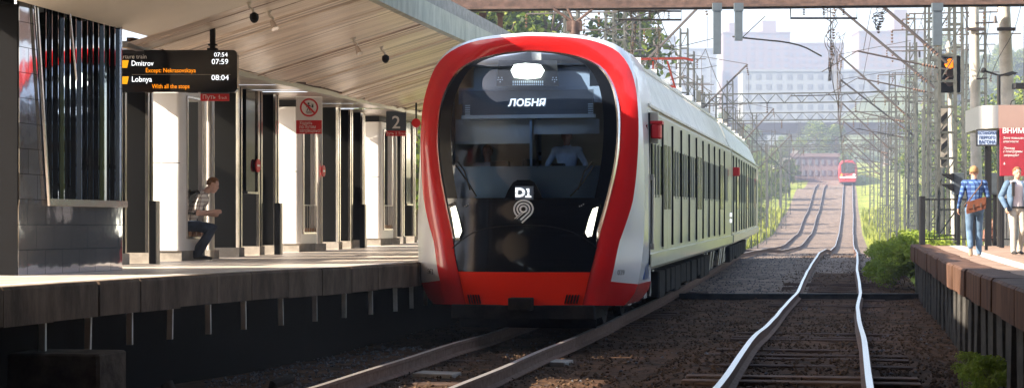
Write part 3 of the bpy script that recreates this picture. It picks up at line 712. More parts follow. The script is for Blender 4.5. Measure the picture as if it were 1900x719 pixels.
# ------------------------------------------------------------------ left platform
EDGE = [(8,8.45),(14,8.3),(17,8.05),(20,7.92),(22.6,7.68),(25,7.28),(27.7,6.95),(31,6.93),(48,6.93)]
PZ = 1.15
def pz(y): return PZ+T(y)
def ke(y):
    for (a,va),(b,vb) in zip(EDGE, EDGE[1:]):
        if y <= b: return va+(vb-va)*(y-a)/(b-a)
    return 6.93
pl = empty('station_platform', P(8,20,0), 0, 'left platform with grey brown fascia panels along the train', 'platform')
L0 = pl.location.copy()
def PL(k,y,z): return P(k,y,z)-L0
mb = MB(); yy = [8+i for i in range(41)]; rows = []
for y in yy: rows.append([PL(k,y,pz(y)) for k in (ke(y),9.5,11,13,20,34)])
mb.v = [tuple(p) for r_ in rows for p in r_]
for j in range(len(yy)-1):
    for i in range(5): mb.f.append((j*6+i+1,j*6+i,(j+1)*6+i,(j+1)*6+i+1)); mb.m.append(0)
mb.v += [(v[0],v[1],v[2]-.16) for v in mb.v[:]]; o_ = len(yy)*6
for j in range(len(yy)-1):
    for i in range(5): mb.f.append((o_+j*6+i,o_+j*6+i+1,o_+(j+1)*6+i+1,o_+(j+1)*6+i)); mb.m.append(0)
mb.build('paved_deck', ['deck'], pl, fix=False)
mb = MB()
for j in range(len(yy)-1):
    a,b = yy[j],yy[j+1]; p = [PL(ke(a)+.18,a,pz(a)+.004),PL(ke(b)+.18,b,pz(b)+.004),PL(ke(b)+.3,b,pz(b)+.004),PL(ke(a)+.3,a,pz(a)+.004)]; mb.add(p,[(0,1,2,3)])
mb.build('edge_line', ['sign_white'], pl)
y = 10.0; i = 0; rr = random.Random(2)
while y < 47.5:
    st = .98; y2 = y+st; out = .0
    mb = MB(); mb.v = []
    dz0 = rr.uniform(-.012,.012); kk = rr.uniform(-.012,.012)
    a0, a1 = PL(ke(y)+kk,y+.012,0), PL(ke(y2)+kk,y2-.012,0); nrm = Vector((N.x,N.y,0))
    for base in (a0,a1):
        zt = pz(y)-.03
    q = []
    for (b_, yq) in ((a0,y),(a1,y2)):
        q += [b_+nrm*.07+Vector((0,0,pz(yq)+.0)), b_+nrm*.09+Vector((0,0,pz(yq)-.03)), b_+nrm*.09+Vector((0,0,pz(yq)-.37+dz0)), b_+Vector((0,0,pz(yq)-.37+dz0)), b_-nrm*.05+Vector((0,0,pz(yq)+.0))]
    mb.add(q, [(0,1,6,5),(1,2,7,6),(2,3,8,7),(3,4,9,8),(4,0,5,9),(4,3,2,1,0),(5,6,7,8,9)]); mb.build('fascia_panel', ['fascia'], pl)
    mb = MB(); c = PL(ke(y)+.03,y,0); z1 = pz(y)-.375; lean = rr.uniform(-.008,.008)
    mb.tube([c+Vector((lean,0,z1-.36)), c+Vector((0,0,z1))], .045, 4); mb.build('bracket', ['concrete_pale'], pl)
    y = y2; i += 1
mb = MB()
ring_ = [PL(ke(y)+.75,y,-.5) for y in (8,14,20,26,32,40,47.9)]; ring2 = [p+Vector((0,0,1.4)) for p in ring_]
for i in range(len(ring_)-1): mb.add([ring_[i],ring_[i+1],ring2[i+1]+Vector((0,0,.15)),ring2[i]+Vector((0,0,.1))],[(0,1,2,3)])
mb.build('dark_backing', ['void'], pl)  # near-black sheet standing in for deep shade under the platform
# footing block and junk under the platform edge
fb = empty('concrete_footing', P(7.6,17.6,-.2), -HEAD, 'dark concrete footing block low under the left platform edge', 'concrete block')
mb = MB(); mb.box((-.65,-.2,-.3),(.32,.5,.68),0,.03); mb.build('block', ['concrete_dark'], fb)  # concrete in a darker tone than the loose slabs
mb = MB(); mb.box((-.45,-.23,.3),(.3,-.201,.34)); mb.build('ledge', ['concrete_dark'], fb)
mb = MB(); mb.tube([P(7.05,18.6,-.3),P(7.05,18.6,.0),P(7.1,18.62,.09)], .07, 10); tag(mb.build('pipe_stub', ['under'], smooth=True), 'dark upright pipe stub rising from the ballast under the left platform', 'pipe')
mb = MB(); mb.tube([P(6.65,20.6,-.28),P(6.62,20.6,-.1),P(6.5,20.9,-.05)], .055, 8); tag(mb.build('pipe_stub', ['under'], smooth=True), 'short bent pipe end farther along the ballast below the platform', 'pipe')
mb = MB(); mb.tube([P(5.95,19.4,-.12),P(5.0,19.9,-.1)], .012, 5); tag(mb.build('metal_rod', ['steel_rough']), 'thin pale rod lying on the ballast left of the near rail', 'rod')
for (x,y,wd,dp,lb) in ((-.98,23.2,.55,.42,'flat pale concrete slab set between the rails nearest the camera'),(.55,25.3,.55,.5,'pale concrete slab in the ballast right of the train track')):
    mb = MB(); k = .187*y-x; mb.box((-wd/2,-dp/2,-.1),(wd/2,dp/2,.02),0,.02); o = mb.build('concrete_slab', ['concrete']); o.location = (x,y,-.19); o.rotation_euler = (.0,.01,-HEAD-.1); tag(o, lb, 'slab')

# ------------------------------------------------------------------ canopy over the left platform
KI, ZI, KO, ZO = 10.0, 4.24, 7.0, 5.08
cn = empty('platform_canopy', P(8.5,30,4.5), 0, 'long sloping canopy with striped metal soffit over the left platform', 'canopy')
CL = cn.location.copy()
def CP(k,y,z): return P(k,y,z)-CL
def perp(y, w): return y-.184*w
Y0c, Y1c = 24.6, 46.0
mb = MB(); rr = random.Random(4); y = Y0c; j = 0
W = (KI-KO)/1.017; d0 = 0
while True:                              # soffit of narrow metal strips laid across, each a touch uneven
    yi = min(y, Y1c); j = len(mb.v)//3
    a,b = CP(KI,yi,ZI+T(yi)+d0),CP(KO,perp(yi,W),ZO+T(yi)+d0)
    mb.v += [tuple(a), tuple((a+b)/2+Vector((0,0,rr.uniform(-.004,.004)))), tuple(b)]
    if j:
        s_ = rr.choice((0,0,1,1,2)); o_ = (j-1)*3
        mb.f += [(o_,o_+3,o_+4,o_+1),(o_+1,o_+4,o_+5,o_+2)]; mb.m += [s_,s_]
    if y >= Y1c: break
    if rr.random() < .3: y += .02; d0 = rr.uniform(-.02,.02)
    else: y += rr.choice([.07,.1,.13,.2]); d0 += rr.uniform(-.006,.006)
M['soffit'] = mat('soffit', (.6,.48,.39), .3, .1, c2=(.82,.7,.59), scale=1.6, stretch=(.35,5,.35), bump=.2, bscale=3)
M['soffit_b'] = mat('soffit_b', (.44,.34,.27), .28, .25, c2=(.66,.53,.44), scale=2, stretch=(.35,5,.35), bump=.2, bscale=3)
M['soffit_c'] = mat('soffit_c', (.27,.2,.16), .3, .3, c2=(.46,.36,.3), scale=2, stretch=(.35,5,.35))
M['ceiling'] = mat('ceiling', (.34,.3,.28), .3, .7, c2=(.62,.55,.5), scale=3, stretch=(.5,8,.5), bump=.4, bscale=5)
mb.build('striped_soffit', ['soffit','soffit_b','soffit_c'], cn, fix=False)
mb = MB(); mb.add([CP(9.62,14,ZI+.11),CP(KO,14,ZO),CP(KO,perp(24.6,2.95),ZO),CP(9.62,24.55,ZI+.11)],[(0,1,2,3)]); mb.build('plain_soffit', ['beige'], cn)
for y in (17.5,20.6,22.6):
    mb = MB(); mb.box(tuple(CP(9.3,y-.006,ZI+.13)), tuple(CP(7.05,y+.006,ZI+.135)));
mb = MB()
for i in range(46):                      # inner ceiling of lamellae
    k0 = 9.98+.0; y = Y0c+i*.47
    if y > Y1c-.5: break
    dz = rr.uniform(-.02,.02); mb.add([CP(10.0,y,ZI+T(y)-.01+dz),CP(12.2,y,ZI+T(y)-.01+dz),CP(12.2,y+.48,ZI+T(y)-.01-dz*.5),CP(10.0,y+.48,ZI+T(y)-.01-dz*.5)],[(0,1,2,3)])
mb.build('lamella_ceiling', ['ceiling'], cn)
yl = [14+i*1.0 for i in range(33)]
def strip(name, sec, mats, y0=14, y1=46, wv=0):
    mb = MB(); ys_ = [y0+(y1-y0)*i/40 for i in range(41)]; secs = []
    for i, y in enumerate(ys_): secs.append([CP(k,y,z+T(y)+wv*math.sin(i*1.9)) for k,z in sec])
    mb.loft(secs); return mb.build(name, mats, cn)
strip('inner_beam', [(10.04,ZI-.035),(9.93,ZI-.035),(9.9,ZI+.05),(10.04,ZI+.05)], ['steel_rough'], 24.6, 46, .006)
strip('inner_shadow_gap', [(9.93,ZI+.052),(9.86,ZI+.04),(9.84,ZI+.1),(9.93,ZI+.1)], ['rust'], 24.6, 46, .006)
strip('concrete_fascia', [(KO,ZO-.03),(KO-.1,ZO-.01),(KO-.1,ZO+.36),(KO,ZO+.36)], ['conc_green'], 14, 46)
strip('upper_fascia', [(KO+.12,ZO+.37),(KO+.05,ZO+.37),(KO+.05,ZO+.66),(KO+.12,ZO+.66)], ['roof_grey'], 14, 46)
strip('roof_deck', [(KO+.13,ZO+.55),(KO+.13,ZO+.6),(12.2,ZO+.5),(12.2,ZO+.35)], ['roof_grey'], 14, 46)
for i in range(30):
    pass
# little lamps and cameras hanging under the soffit
def soffit_pt(px, py):
    # sight line meets the sloping soffit plane
    lo, hi = 16, 48
    for _ in range(40):
        Y = (lo+hi)/2; p = at(px,py,Y); k = .187*Y-p.x; zs = ZI+T(Y)+(KI-k)/(KI-KO)*(ZO-ZI)
        if p.z < zs: lo = Y
        else: hi = Y
    return at(px,py,Y)
for px,py,kind,lb in ((460,6,0,'dark round camera hanging highest under the soffit, left of the board post'),(497,22,1,'pale spotlight on a bent bracket beside the highest camera'),(655,72,1,'pale spotlight on a bent bracket near the middle of the soffit'),(706,88,0,'dark tipped lamp on a bent bracket, right of the middle spotlight')):
    p = soffit_pt(px,py); e = empty('camera' if kind == 0 else 'spotlight', p, -HEAD, lb, 'camera' if kind == 0 else 'spotlight', None)
    mb = MB(); mb.tube([(0,0,.02),(.02,0,-.06),(.07,0,-.09),(.08,0,-.15)], .018, 6); mb.tube([(0,0,.03),(0,0,-.01)], .05, 8); mb.build('bracket', ['beige'], e)
    mb = MB()
    if kind == 0: mb.ball((.09,0,-.2),(.065,.065,.075),0,10,7); mb.tube([(.09,0,-.15),(.09,0,-.2)], [.06,.067], 10)
    else: mb.tube([(.06,0,-.13),(.12,-.04,-.25)], [.03,.055], 10)
    mb.build('housing', ['black_matte' if kind == 0 else 'steel'], e, smooth=True)

# ------------------------------------------------------------------ pavilion under the canopy: fins, kiosks
KF = 11.0
names = []
fins = [(272,.26,.95),(401+39,.34,1.0),(478,.33,.9),(509,.3,.9),(625,.3,.9),(648,.3,.9),(671,.3,.9),(745,.28,.9),(766,.3,.9),(222,.3,.9)]
rank = 0
finlab = {272:'black clad pillar left of the first white kiosk',440:'wide black clad pillar right of the seated man',478:'black pillar between wide pillar and second white kiosk',509:'black pillar touching the left of the second white kiosk',
 625:'black pillar just right of the no walking sign',648:'middle black pillar of the three left of the third kiosk',671:'black pillar touching the left of the third kiosk',745:'black pillar below the sign with the figure 2',766:'last black pillar beside the train nose',222:'black pillar half hidden by the mirrored booth'}
for pxr, wd, dp in fins:
    y = Yk(pxr, KF); e = empty('pillar', P(KF,y,pz(y)), -HEAD, finlab[pxr], 'pillar', 'black clad pillars of the pavilion')
    mb = MB(); mb.box((-dp-.02,0,.17),(-.02,.22,ZI-PZ)); mb.build('cladding', ['black_tile'], e)
    mb = MB(); mb.box((-.018,-.012,.17),(.03,.05,ZI-PZ+.0)); mb.box((-.018,.16,.17),(.02,.23,ZI-PZ)); mb.build('steel_trim', ['steel'], e)
    mb = MB(); mb.box((-dp-.04,-.03,0),(.05,.26,.168)); mb.build('plinth', ['concrete'], e)
def kiosk(pxl, pxr, L, lab, sign_on):
    y = Yk(pxr, KF); wd = (pxr-pxl)*y/F; e = empty('kiosk', P(KF,y,pz(y)), -HEAD, lab, 'kiosk', 'white kiosks of the pavilion')
    H = 2.93; zb, zt = .17, H; zs0, zs1 = .40, 2.72
    mb = MB()
    c = .1                                                    # rounded near corner
    front = [(-wd,0)]+[(-c+c*math.sin(a), c-c*math.cos(a)) for a in (0,.3,.6,.9,1.2,1.57)]
    def wall(z0,z1, prof):
        n = len(prof); mb.add([(x,yy,z0) for x,yy in prof]+[(x,yy,z1) for x,yy in prof], [(i,i+1,n+i+1,n+i) for i in range(n-1)])
    wall(zb, 1.62, front); wall(1.632, zt, front)
    mb.box((-wd,c+.001,zb),(0,L,zs0)); mb.box((-wd,c+.001,zs1),(0,L,zt)); mb.box((-.08,c+.001,zs0),(0,c+.1,zs1)); mb.box((-.1,L-.14,zs0),(0,L,zs1)); mb.box((-wd-.02,c,zb),(-wd,L,zt))
    mb.add([(-wd,0,zt),(-.1,0,zt),(0,c,zt),(-wd,c,zt)],[(0,1,2,3)])
    mb.build('body', ['white_panel'], e)
    mb = MB(); mb.box((-.42,c,zs0),(-.40,L-.14,zs1)); mb.build('niche_back', ['white_panel'], e)
    mb = MB(); mb.box((-.39,L*.55,zs0),(-.3,L*.62,zs1)); mb.box((-.35,L*.7,zs0),(-.3,L*.76,zs1)); mb.build('niche_post', ['black_matte'], e)
    mb = MB()
    for a,b in (((-.02,c+.09,zs0-.03),(.025,c+.13,zs1+.03)),((-.02,L-.17,zs0-.03),(.025,L-.12,zs1+.03)),((-.02,c+.09,zs1),(.026,L-.12,zs1+.035)),((-.02,c+.09,zs0-.035),(.026,L-.12,zs0))): mb.box(a,b)
    mb.build('niche_frame', ['steel'], e)
    mb = MB()
    for q in range(7): yy = c+.16+(L-.42)*q/6; mb.box((-.38,yy,zs0+.002),(-.0,yy+.07,zs0+.045+.04*(q%2)))
    mb.build('bench_slats', ['wood'], e)
    if sign_on:
        mb = MB()
        for q in range(6): yy = c+.16+(L-.4)*q/5; mb.tube([(.03,yy,zs0),(.03,yy,.95)], .008, 5)
        mb.tube([(.03,c+.12,.95),(.03,L-.16,.95)], .01, 5); mb.build('guard_rail', ['steel_rough'], e)
        mb = MB(); mb.box((-.398,c+.25,1.25),(-.37,c+.38,1.5)); mb.build('call_panel', ['steel_rough'], e)
    mb = MB(); mb.box((-wd+.02,.03,0),(-.02,L-.03,zb)); mb.build('plinth', ['concrete'], e)
    mb = MB(); mb.box((-wd,.02,H+.003),(-.05,L,ZI-PZ-.02)); mb.build('top_recess', ['black_matte'], e)
    return e
kiosk(274,338,1.15,'nearest white kiosk, with the seated man in its niche',0)
kiosk(511,556,1.2,'white kiosk behind the no walking sign, middle of three',1)
kiosk(672,707,1.15,'farthest white kiosk, left of the sign with the figure 2',1)
for px,lb in ((289,'low dark waist high panel before the nearest white kiosk'),(519,'low dark panel before the middle white kiosk'),(676,'low dark panel before the farthest white kiosk')):
    y = Yk(px,10.95)-.5; e = empty('low_panel', P(.187*y-(px-HX)/F*y,y,pz(y)), -HEAD, lb, 'dark_slab', 'low dark slabs before the kiosks')  # plain low dark panels, purpose unknown
    mb = MB(); mb.box((-.11,0,0),(0,.12,.98)); mb.build('panel', ['black_matte'], e); mb = MB(); mb.box((.002,0,.0),(.02,.12,.98)); mb.build('edge_strip', ['steel_rough'], e)
# steel column right of kiosk one and beige glimpse left of pillar
y = Yk(401,KF)+.1
for px,lb in ((400,'bare steel column behind the seated man'),(600,'bare steel column right of the middle kiosk'),(738,'bare steel column right of the farthest kiosk')):
    y = Yk(px,KF)-.05; e = empty('steel_column', P(KF,y,pz(y)), -HEAD, lb, 'column', 'bare steel columns')
    mb = MB(); mb.tube([(-.08,0,0),(-.08,0,ZI-PZ)], .075, 12); mb.build('shaft', ['steel_rough'], e, smooth=True)
    mb = MB(); mb.box((-.2,-.12,0),(.04,.12,.15)); mb.build('base', ['concrete'], e)
# blank dark hanging panels stepped at the pillars
for px,z0,lb in ((441,1.75,'short hanging steel edged panel beside the wide pillar'),(745,1.55,'dark hanging panel below the figure 2 sign')):
    y = Yk(px,KF)+.4; e = empty('hanging_panel', P(KF-.02,y,pz(y)), -HEAD, lb, 'panel')
    mb = MB(); mb.box((-.1,0,z0-.55),(0,.6,ZI-PZ-.02)); mb.build('board', ['black_gloss'], e)
    mb = MB(); mb.box((.0,.58,z0-.56),(.03,.62,ZI-PZ-.02)); mb.box((-.1,-.0,z0-.6),(.03,.62,z0-.56)); mb.build('edge_strip', ['steel'], e)
# beige door glimpse at the far left behind the booth
y = 27.0; e = empty('ticket_cabin', P(11.55,y,pz(y)), -HEAD, 'beige cabin end with rounded door seen right of the mirrored booth', 'cabin')
mb = MB(); mb.box((-.6,0,0),(.1,.4,3.0),0,.05); mb.build('cabin_wall', ['beige'], e)
mb = MB(); mb.box((-.1,-.02,1.85),(.12,0,1.9)); mb.build('red_stripe', ['sign_red'], e)
# pavilion back: added dark panels far behind, spaced with gaps to pass the sun
bw = empty('added_backing', P(13.6,30,0), 0, 'added dark backing panels deep behind the black pillars, gapped for the sun', 'screen wall')
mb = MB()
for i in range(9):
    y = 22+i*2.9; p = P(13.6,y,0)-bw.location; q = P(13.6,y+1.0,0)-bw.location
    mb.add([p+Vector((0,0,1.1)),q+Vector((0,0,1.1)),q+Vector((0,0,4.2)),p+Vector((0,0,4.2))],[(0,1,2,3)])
mb.build('backing_panel', ['black_matte'], bw)

# round red signs seen edge-on at the pillars
for px,py,lb in ((482,307,'round red sign on the pillar left of the middle kiosk'),(603,317,'round red sign on the steel column right of the middle kiosk')):
    y = Yk(px,KF-.1); z = CZ+(HY-py)*y/F; e = empty('round_sign', P(KF-.05,y,z), -HEAD, lb, 'sign', 'round red signs on the pillars')
    mb = MB(); mb.tube([(0,0,0),(.03,0,0)], .12, 20); mb.build('disc', ['sign_red'], e)
    mb = MB(); mb.box((.031,-.07,-.02),(.034,.07,.02)); mb.build('bar', ['sign_white'], e)
    mb = MB(); mb.box((-.05,-.03,-.03),(0,.03,.03)); mb.build('holder', ['steel_rough'], e)
p = P(6.98,40,4.12-.1); 
e = empty('round_signal', at(772,228,39.5), 0, 'small round red light hanging left of the train nose', 'signal light')
mb = MB(); mb.tube([(0,0,0),(0,.06,0)], .1, 16); mb.build('disc', ['sign_red'], e); mb = MB(); mb.tube([(0,.03,.1),(0,.03,.75)], .02, 6); mb.build('hanger', ['black_matte'], e)

# ------------------------------------------------------------------ departure board
Yb = 25.2
def bp(px,py): return at(px,py,Yb)
o0 = bp(330,130); bd = empty('departure_board', o0, 0, 'black departure board hanging from the canopy with white and orange lettering', 'departure board')
def bl(px,py): p = bp(px,py)-o0; return p.x, p.z
x0,z0 = bl(190,171); x1,z1 = bl(440,93)
mb = MB(); r = .06
rr_ = [(x1-r+r*math.sin(a), z0+r-r*math.cos(a)) for a in (0,.4,.8,1.2,1.57)]+[(x1-r+r*math.cos(a), z1-r+r*math.sin(a)) for a in (0,.4,.8,1.2,1.57)]
poly = [(x0,z0)]+rr_+[(x0,z1)]
mb.prism(poly, lambda a,b,d:(a,d,b), 0, .16); mb.build('housing', ['black_gloss'], bd)
sx0,sz0 = bl(196,166); sx1,sz1 = bl(433,98)
def btext(s, px0, px1, py, hpx, m, name='lettering'):
    a,_ = bl(px0,py); b,z = bl(px1,py); sz = hpx*Yb/F/.73
    t_ = text(s, sz, m, bd, (a,-.004,z), align='LEFT', ext=.001, name=name)
    wd = max(v.co.x for v in t_.data.vertices)-min(v.co.x for v in t_.data.vertices); t_.scale = ((b-a)/wd,1,1); return t_
btext('Departure train', 205, 271, 105.5, 8, 'sign_white'); btext('07:54', 397, 422, 102, 8, 'led_white')
btext('Dmitrov', 243.5, 284, 118, 10, 'led_white'); btext('07:59', 392.5, 423, 115, 10, 'led_white')
btext('Except: Nekrasovskaya', 270, 362.5, 131, 8.5, 'led_orange'); btext('Lobnya', 244, 281, 147.5, 10.5, 'led_white')
btext('08:04', 392, 424, 144.5, 10, 'led_white'); btext('With all the stops', 282, 351.5, 160.5, 8.5, 'led_orange')
for py in (119,149):
    a = bl(205,py+7); b = bl(236,py+7); c = bl(239,py-7); d = bl(205,py-7)
    mb = MB(); mb.prism([a,b,c,d], lambda p,q,dd:(p,dd,q), -.006, -.001); mb.build('route_badge', ['led_yellow'], bd)
    xx,zz = bl(216,py); xb,_ = bl(229,py); t_ = text('D1', .075, 'led_white', bd, ((xx+xb)/2,-.009,zz), ext=.001)
a = bl(245,138); b = bl(428,138.8); mb = MB(); mb.box((a[0],-.003,b[1]),(b[0],-.001,a[1])); mb.build('divider', ['steel_rough'], bd)
hx,_ = bl(393,93); mb = MB(); mb.box((hx-.035,.04,z1),(hx+.035,.11,z1+.36)); mb.box((hx-.07,.01,z1),(hx+.07,.14,z1+.03)); mb.box((hx-.06,.02,z1+.07),(hx+.06,.13,z1+.09)); mb.build('hanger_post', ['black_matte'], bd)
# track plate below it
e = empty('track_sign', at(398,179.5,Yb)+Vector((0,.02,0)), 0, 'small red plate reading Путь 1 Track under the departure board', 'sign')
wd = 53*Yb/F/2; hh = 7.5*Yb/F
mb = MB(); mb.box((-wd,0,-hh-.0),(wd,.03,hh*.75)); mb.build('plate', ['sign_red'], e)
mb = MB(); mb.box((-wd,0,hh*.75+.001),(wd,.03,hh*1.3)); mb.box((-wd*.4,.0,hh*1.3),(wd*.35,.03,hh*1.45)); mb.build('top_plate', ['grey_steel'], e)
text('Путь 1', .085, 'sign_white', e, (-wd*.22,-.004,-.005), ext=.001); text('Track', .055, 'sign_white', e, (wd*.55,-.004,-.012), ext=.001)
# no-walking sign
Y = 35.0; e = empty('warning_sign', at(573.5,212,Y), 0, 'white and red hanging sign with a crossed out walker on the rails', 'sign'); s_ = Y/F
mb = MB(); mb.box((-24*s_,0,-11*s_),(24*s_,.03,35.5*s_)); mb.build('white_plate', ['sign_white'], e)
mb = MB(); mb.box((-24*s_,0,-36*s_),(23.3*s_,.03,-11.1*s_)); mb.build('red_plate', ['sign_red'], e)
mb = MB(); R1, R2 = 17*s_, 14*s_; cz = 12.5*s_
for i in range(32):
    a,b = 2*math.pi*i/32, 2*math.pi*(i+1)/32
    mb.prism([(R1*math.cos(a),R1*math.sin(a)+cz),(R1*math.cos(b),R1*math.sin(b)+cz),(R2*math.cos(b),R2*math.sin(b)+cz),(R2*math.cos(a),R2*math.sin(a)+cz)], lambda p,q,d:(p,d,q), -.008, -.001)
d_ = 11*s_; g = 1.2*s_
mb.prism([(-d_-g,cz+d_-g),(-d_+g,cz+d_+g),(d_+g,cz-d_+g),(d_-g,cz-d_-g)], lambda p,q,d:(p,d,q), -.011, -.009); mb.build('prohibition_ring', ['sign_red'], e)
mb = MB(); f_ = lambda p,q,d:(p*s_,d,cz+q*s_)
hd = [(1.8*math.cos(t*.785)-1.0, 7.5+1.8*math.sin(t*.785)) for t in range(8)]
for poly in (hd, [(-3,5),(1,5),(.5,-1),(-2.5,-1)], [(-2.5,-1),(-.8,-1),(-3.8,-7),(-5,-7)], [(-1,-1),(.6,-1),(2.6,-7),(1.2,-7)], [(1,4.6),(4.5,1.5),(4,.7),(.8,3)], [(-3,4.6),(-5.5,1),(-4.8,.6),(-2.6,3)], [(-6,-8.6),(6,-8.6),(6,-7.9),(-6,-7.9)], [(-5,-10.4),(5,-10.4),(5,-9.7),(-5,-9.7)], [(5,5),(8,5),(8,0),(5,0)], [(4.5,6.5),(8.5,6.5),(8.5,5.6),(4.5,5.6)]):
    mb.prism(poly, f_, -.005, -.001)
mb.build('walker_symbol', ['ink'], e)
for i,s in enumerate(('Ходить','по путям','запрещено!')): text(s, 9.0*s_, 'sign_white', e, (-18*s_,-.004,(-16.5-i*7)*s_), align='LEFT', ext=.001, sx=.78)
mb = MB(); mb.tube([(0,.015,35.5*s_),(0,.015,35.5*s_+.12)], .012, 5); mb.build('hanger', ['steel_rough'], e)
# number two
Y = 40.2; e = empty('track_number_sign', at(735,229,Y), 0, 'dark hanging sign with a white figure 2 over a red strip', 'sign'); s_ = Y/F
mb = MB(); mb.box((-18.5*s_,0,-13.5*s_),(18.5*s_,.06,24*s_)); mb.build('dark_plate', ['grey_steel'], e)
mb = MB(); mb.box((-18.5*s_,0,-23*s_),(17.8*s_,.06,-13.6*s_)); mb.build('red_strip', ['sign_red'], e)
text('2', 33*s_, 'sign_white', e, (0,-.004,1*s_), ext=.002, bold=.004); text('Путь 2 Track', 7*s_, 'sign_white', e, (0,-.004,-18.5*s_), ext=.001)
mb = MB(); mb.tube([(0,.03,24*s_),(0,.03,24*s_+.1)], .012, 5); mb.build('hanger', ['steel_rough'], e)

# ------------------------------------------------------------------ mirrored booth at the far left
ba, bb = Vector((-5.83,21.0,0)), Vector((-5.16,23.55,0)); dv = (bb-ba); BL = dv.length; rz = -math.atan2(dv.x, dv.y)
bt = empty('glass_booth', ba+Vector((0,0,PZ)), rz, 'mirror glass booth with tall black fins above a glossy tiled base', 'booth')
# local: +y along the face, +x outward to the tracks
zs = .83
mb = MB(); mb.add([(0,0,0),(0,BL,0),(0,BL,zs),(0,0,zs-.0)],[(0,1,2,3)]); mb.box((-2.2,BL-.02,0),(-.001,BL,6)); mb.build('tiled_base', ['tile_gloss'], bt)
mb = MB(); mb.box((-.02,.62,zs),(.07,BL+.02,zs+.085)); mb.build('window_sill', ['steel'], bt)
M['booth_glass'] = mat('booth_glass', (.3,.33,.4), .04, 1, bump=.12, bscale=1.3)
nst = 14; y0 = .55
for i in range(nst):
    a = y0+(BL-y0)*i/nst; b = y0+(BL-y0)*(i+1)/nst; t = ((i*37)%7-3)*.02
    mb = MB(); mb.add([(-.10+t,a+.02,zs+.08),(-.10-t,b-.02,zs+.08),(-.10-t,b-.02,6),(-.10+t,a+.02,6)],[(0,1,2,3)]); mb.build('mirror_pane', ['booth_glass'], bt)
    mb = MB(); mb.box((-.12,b-.022,zs+.085),(-.03,b+.006,6)); mb.box((-.029,b-.015,zs+.085),(-.024,b-.003,6),1); mb.build('fin', ['black_gloss','mirror'], bt)
mb = MB(); mb.prism([(0,5.9),(.62,zs+.05),(.62,zs-.002),(0,zs-.002)], lambda a,b,d:(d,a,b), -.02, .012); mb.build('tiled_wedge', ['tile_gloss'], bt)
mb = MB(); mb.tube([(.05,.0,5.9),(.05,.63,zs)], .022, 5); mb.tube([(.08,.55,5.9),(.08,1.25,2.4)], .012, 5); mb.build('slanted_trim', ['steel'], bt)
mb = MB(); mb.box((-3,-.02,0),(-.001,-.001,3.2)); mb.box((-3,-.3,3.2),(-.05,-.001,6.5)); mb.build('end_wall', ['black_flat'], bt)
# ------------------------------------------------------------------ right platform
RK = -1.78
pr = empty('station_platform', P(-4,30,0), 0, 'right platform with thick red brown edge beams on dark posts and two men walking', 'platform')
Lr = pr.location.copy()
def RZ(y): return 1.09+T(y)*.85
def PR(k,y,z): return P(k,y,z)-Lr
yy = [12+i for i in range(35)]
mb = MB(); KS = (RK,-2.6,-5,-9,-14)
mb.v = [tuple(PR(k,y,RZ(y))) for y in yy for k in KS]+[tuple(PR(k,y,RZ(y)-.2)) for y in yy for k in KS]
o_ = len(yy)*5
for j in range(len(yy)-1):
    for i in range(4):
        mb.f.append((j*5+i,j*5+i+1,(j+1)*5+i+1,(j+1)*5+i)[::1]); mb.m.append(0); mb.f.append((o_+j*5+i+1,o_+j*5+i,o_+(j+1)*5+i,o_+(j+1)*5+i+1)); mb.m.append(0)
for i in range(4): q = (len(yy)-1)*5; mb.f.append((q+i,q+i+1,o_+q+i+1,o_+q+i)); mb.m.append(0)
mb.build('deck', ['deck_r'], pr)
y = 12.0; rr = random.Random(9)
while y < 45.5:
    st = 1.5; y2 = y+st; o1 = rr.uniform(-.02,.03)
    q = []
    for yq in (y+.015,y2-.015):
        b_ = PR(RK+.02+o1,yq,0); zt = RZ(yq)
        q += [b_+N*.45+Vector((0,0,zt+.004)), b_+N*.45+Vector((0,0,zt+.03)), b_+Vector((0,0,zt+.03+rr.uniform(-.004,.004))), b_-N*.03+Vector((0,0,zt-.0)), b_-N*.03+Vector((0,0,zt-.37)), b_+N*.12+Vector((0,0,zt-.37)), b_+N*.12+Vector((0,0,zt-.001))]
    mb = MB(); n_ = 7; mb.add(q, [(i,(i+1)%n_,n_+(i+1)%n_,n_+i) for i in range(n_)]+[tuple(range(6,-1,-1)),tuple(range(7,14))]); mb.build('edge_beam', ['fascia_r'], pr)
    y = y2
y = 12.2; i = 0
while y < 46:
    mb = MB(); c = PR(RK-.12,y,0); w_ = .05 if i%2 else .075
    a = [Vector((c.x-w_,c.y-w_,0)),Vector((c.x+w_,c.y-w_,0)),Vector((c.x+w_,c.y+w_,0)),Vector((c.x-w_,c.y+w_,0))]
    dx = rr.uniform(-.03,.03); mb.loft([[p+Vector((dx,0,-.5)) for p in a],[p+Vector((0,0,RZ(y)-.372)) for p in a]]); mb.build('post', ['post_dark'], pr)
    y += .62; i += 1
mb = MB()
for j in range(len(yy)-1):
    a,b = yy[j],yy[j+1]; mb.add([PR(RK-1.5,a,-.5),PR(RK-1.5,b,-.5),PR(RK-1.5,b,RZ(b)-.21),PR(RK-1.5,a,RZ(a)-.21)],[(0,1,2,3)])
mb.build('dark_backing', ['void'], pr)  # near-black sheet drawn for the shade behind the posts
mb = MB()                                # tactile strip
for j in range(len(yy)-1):
    a,b = yy[j],yy[j+1]; mb.add([PR(RK-.9,a,RZ(a)+.004),PR(RK-.9,b,RZ(b)+.004),PR(RK-1.25,b,RZ(b)+.004),PR(RK-1.25,a,RZ(a)+.004)],[(0,1,2,3)])
mb.build('tactile_strip', ['concrete_pale'], pr)

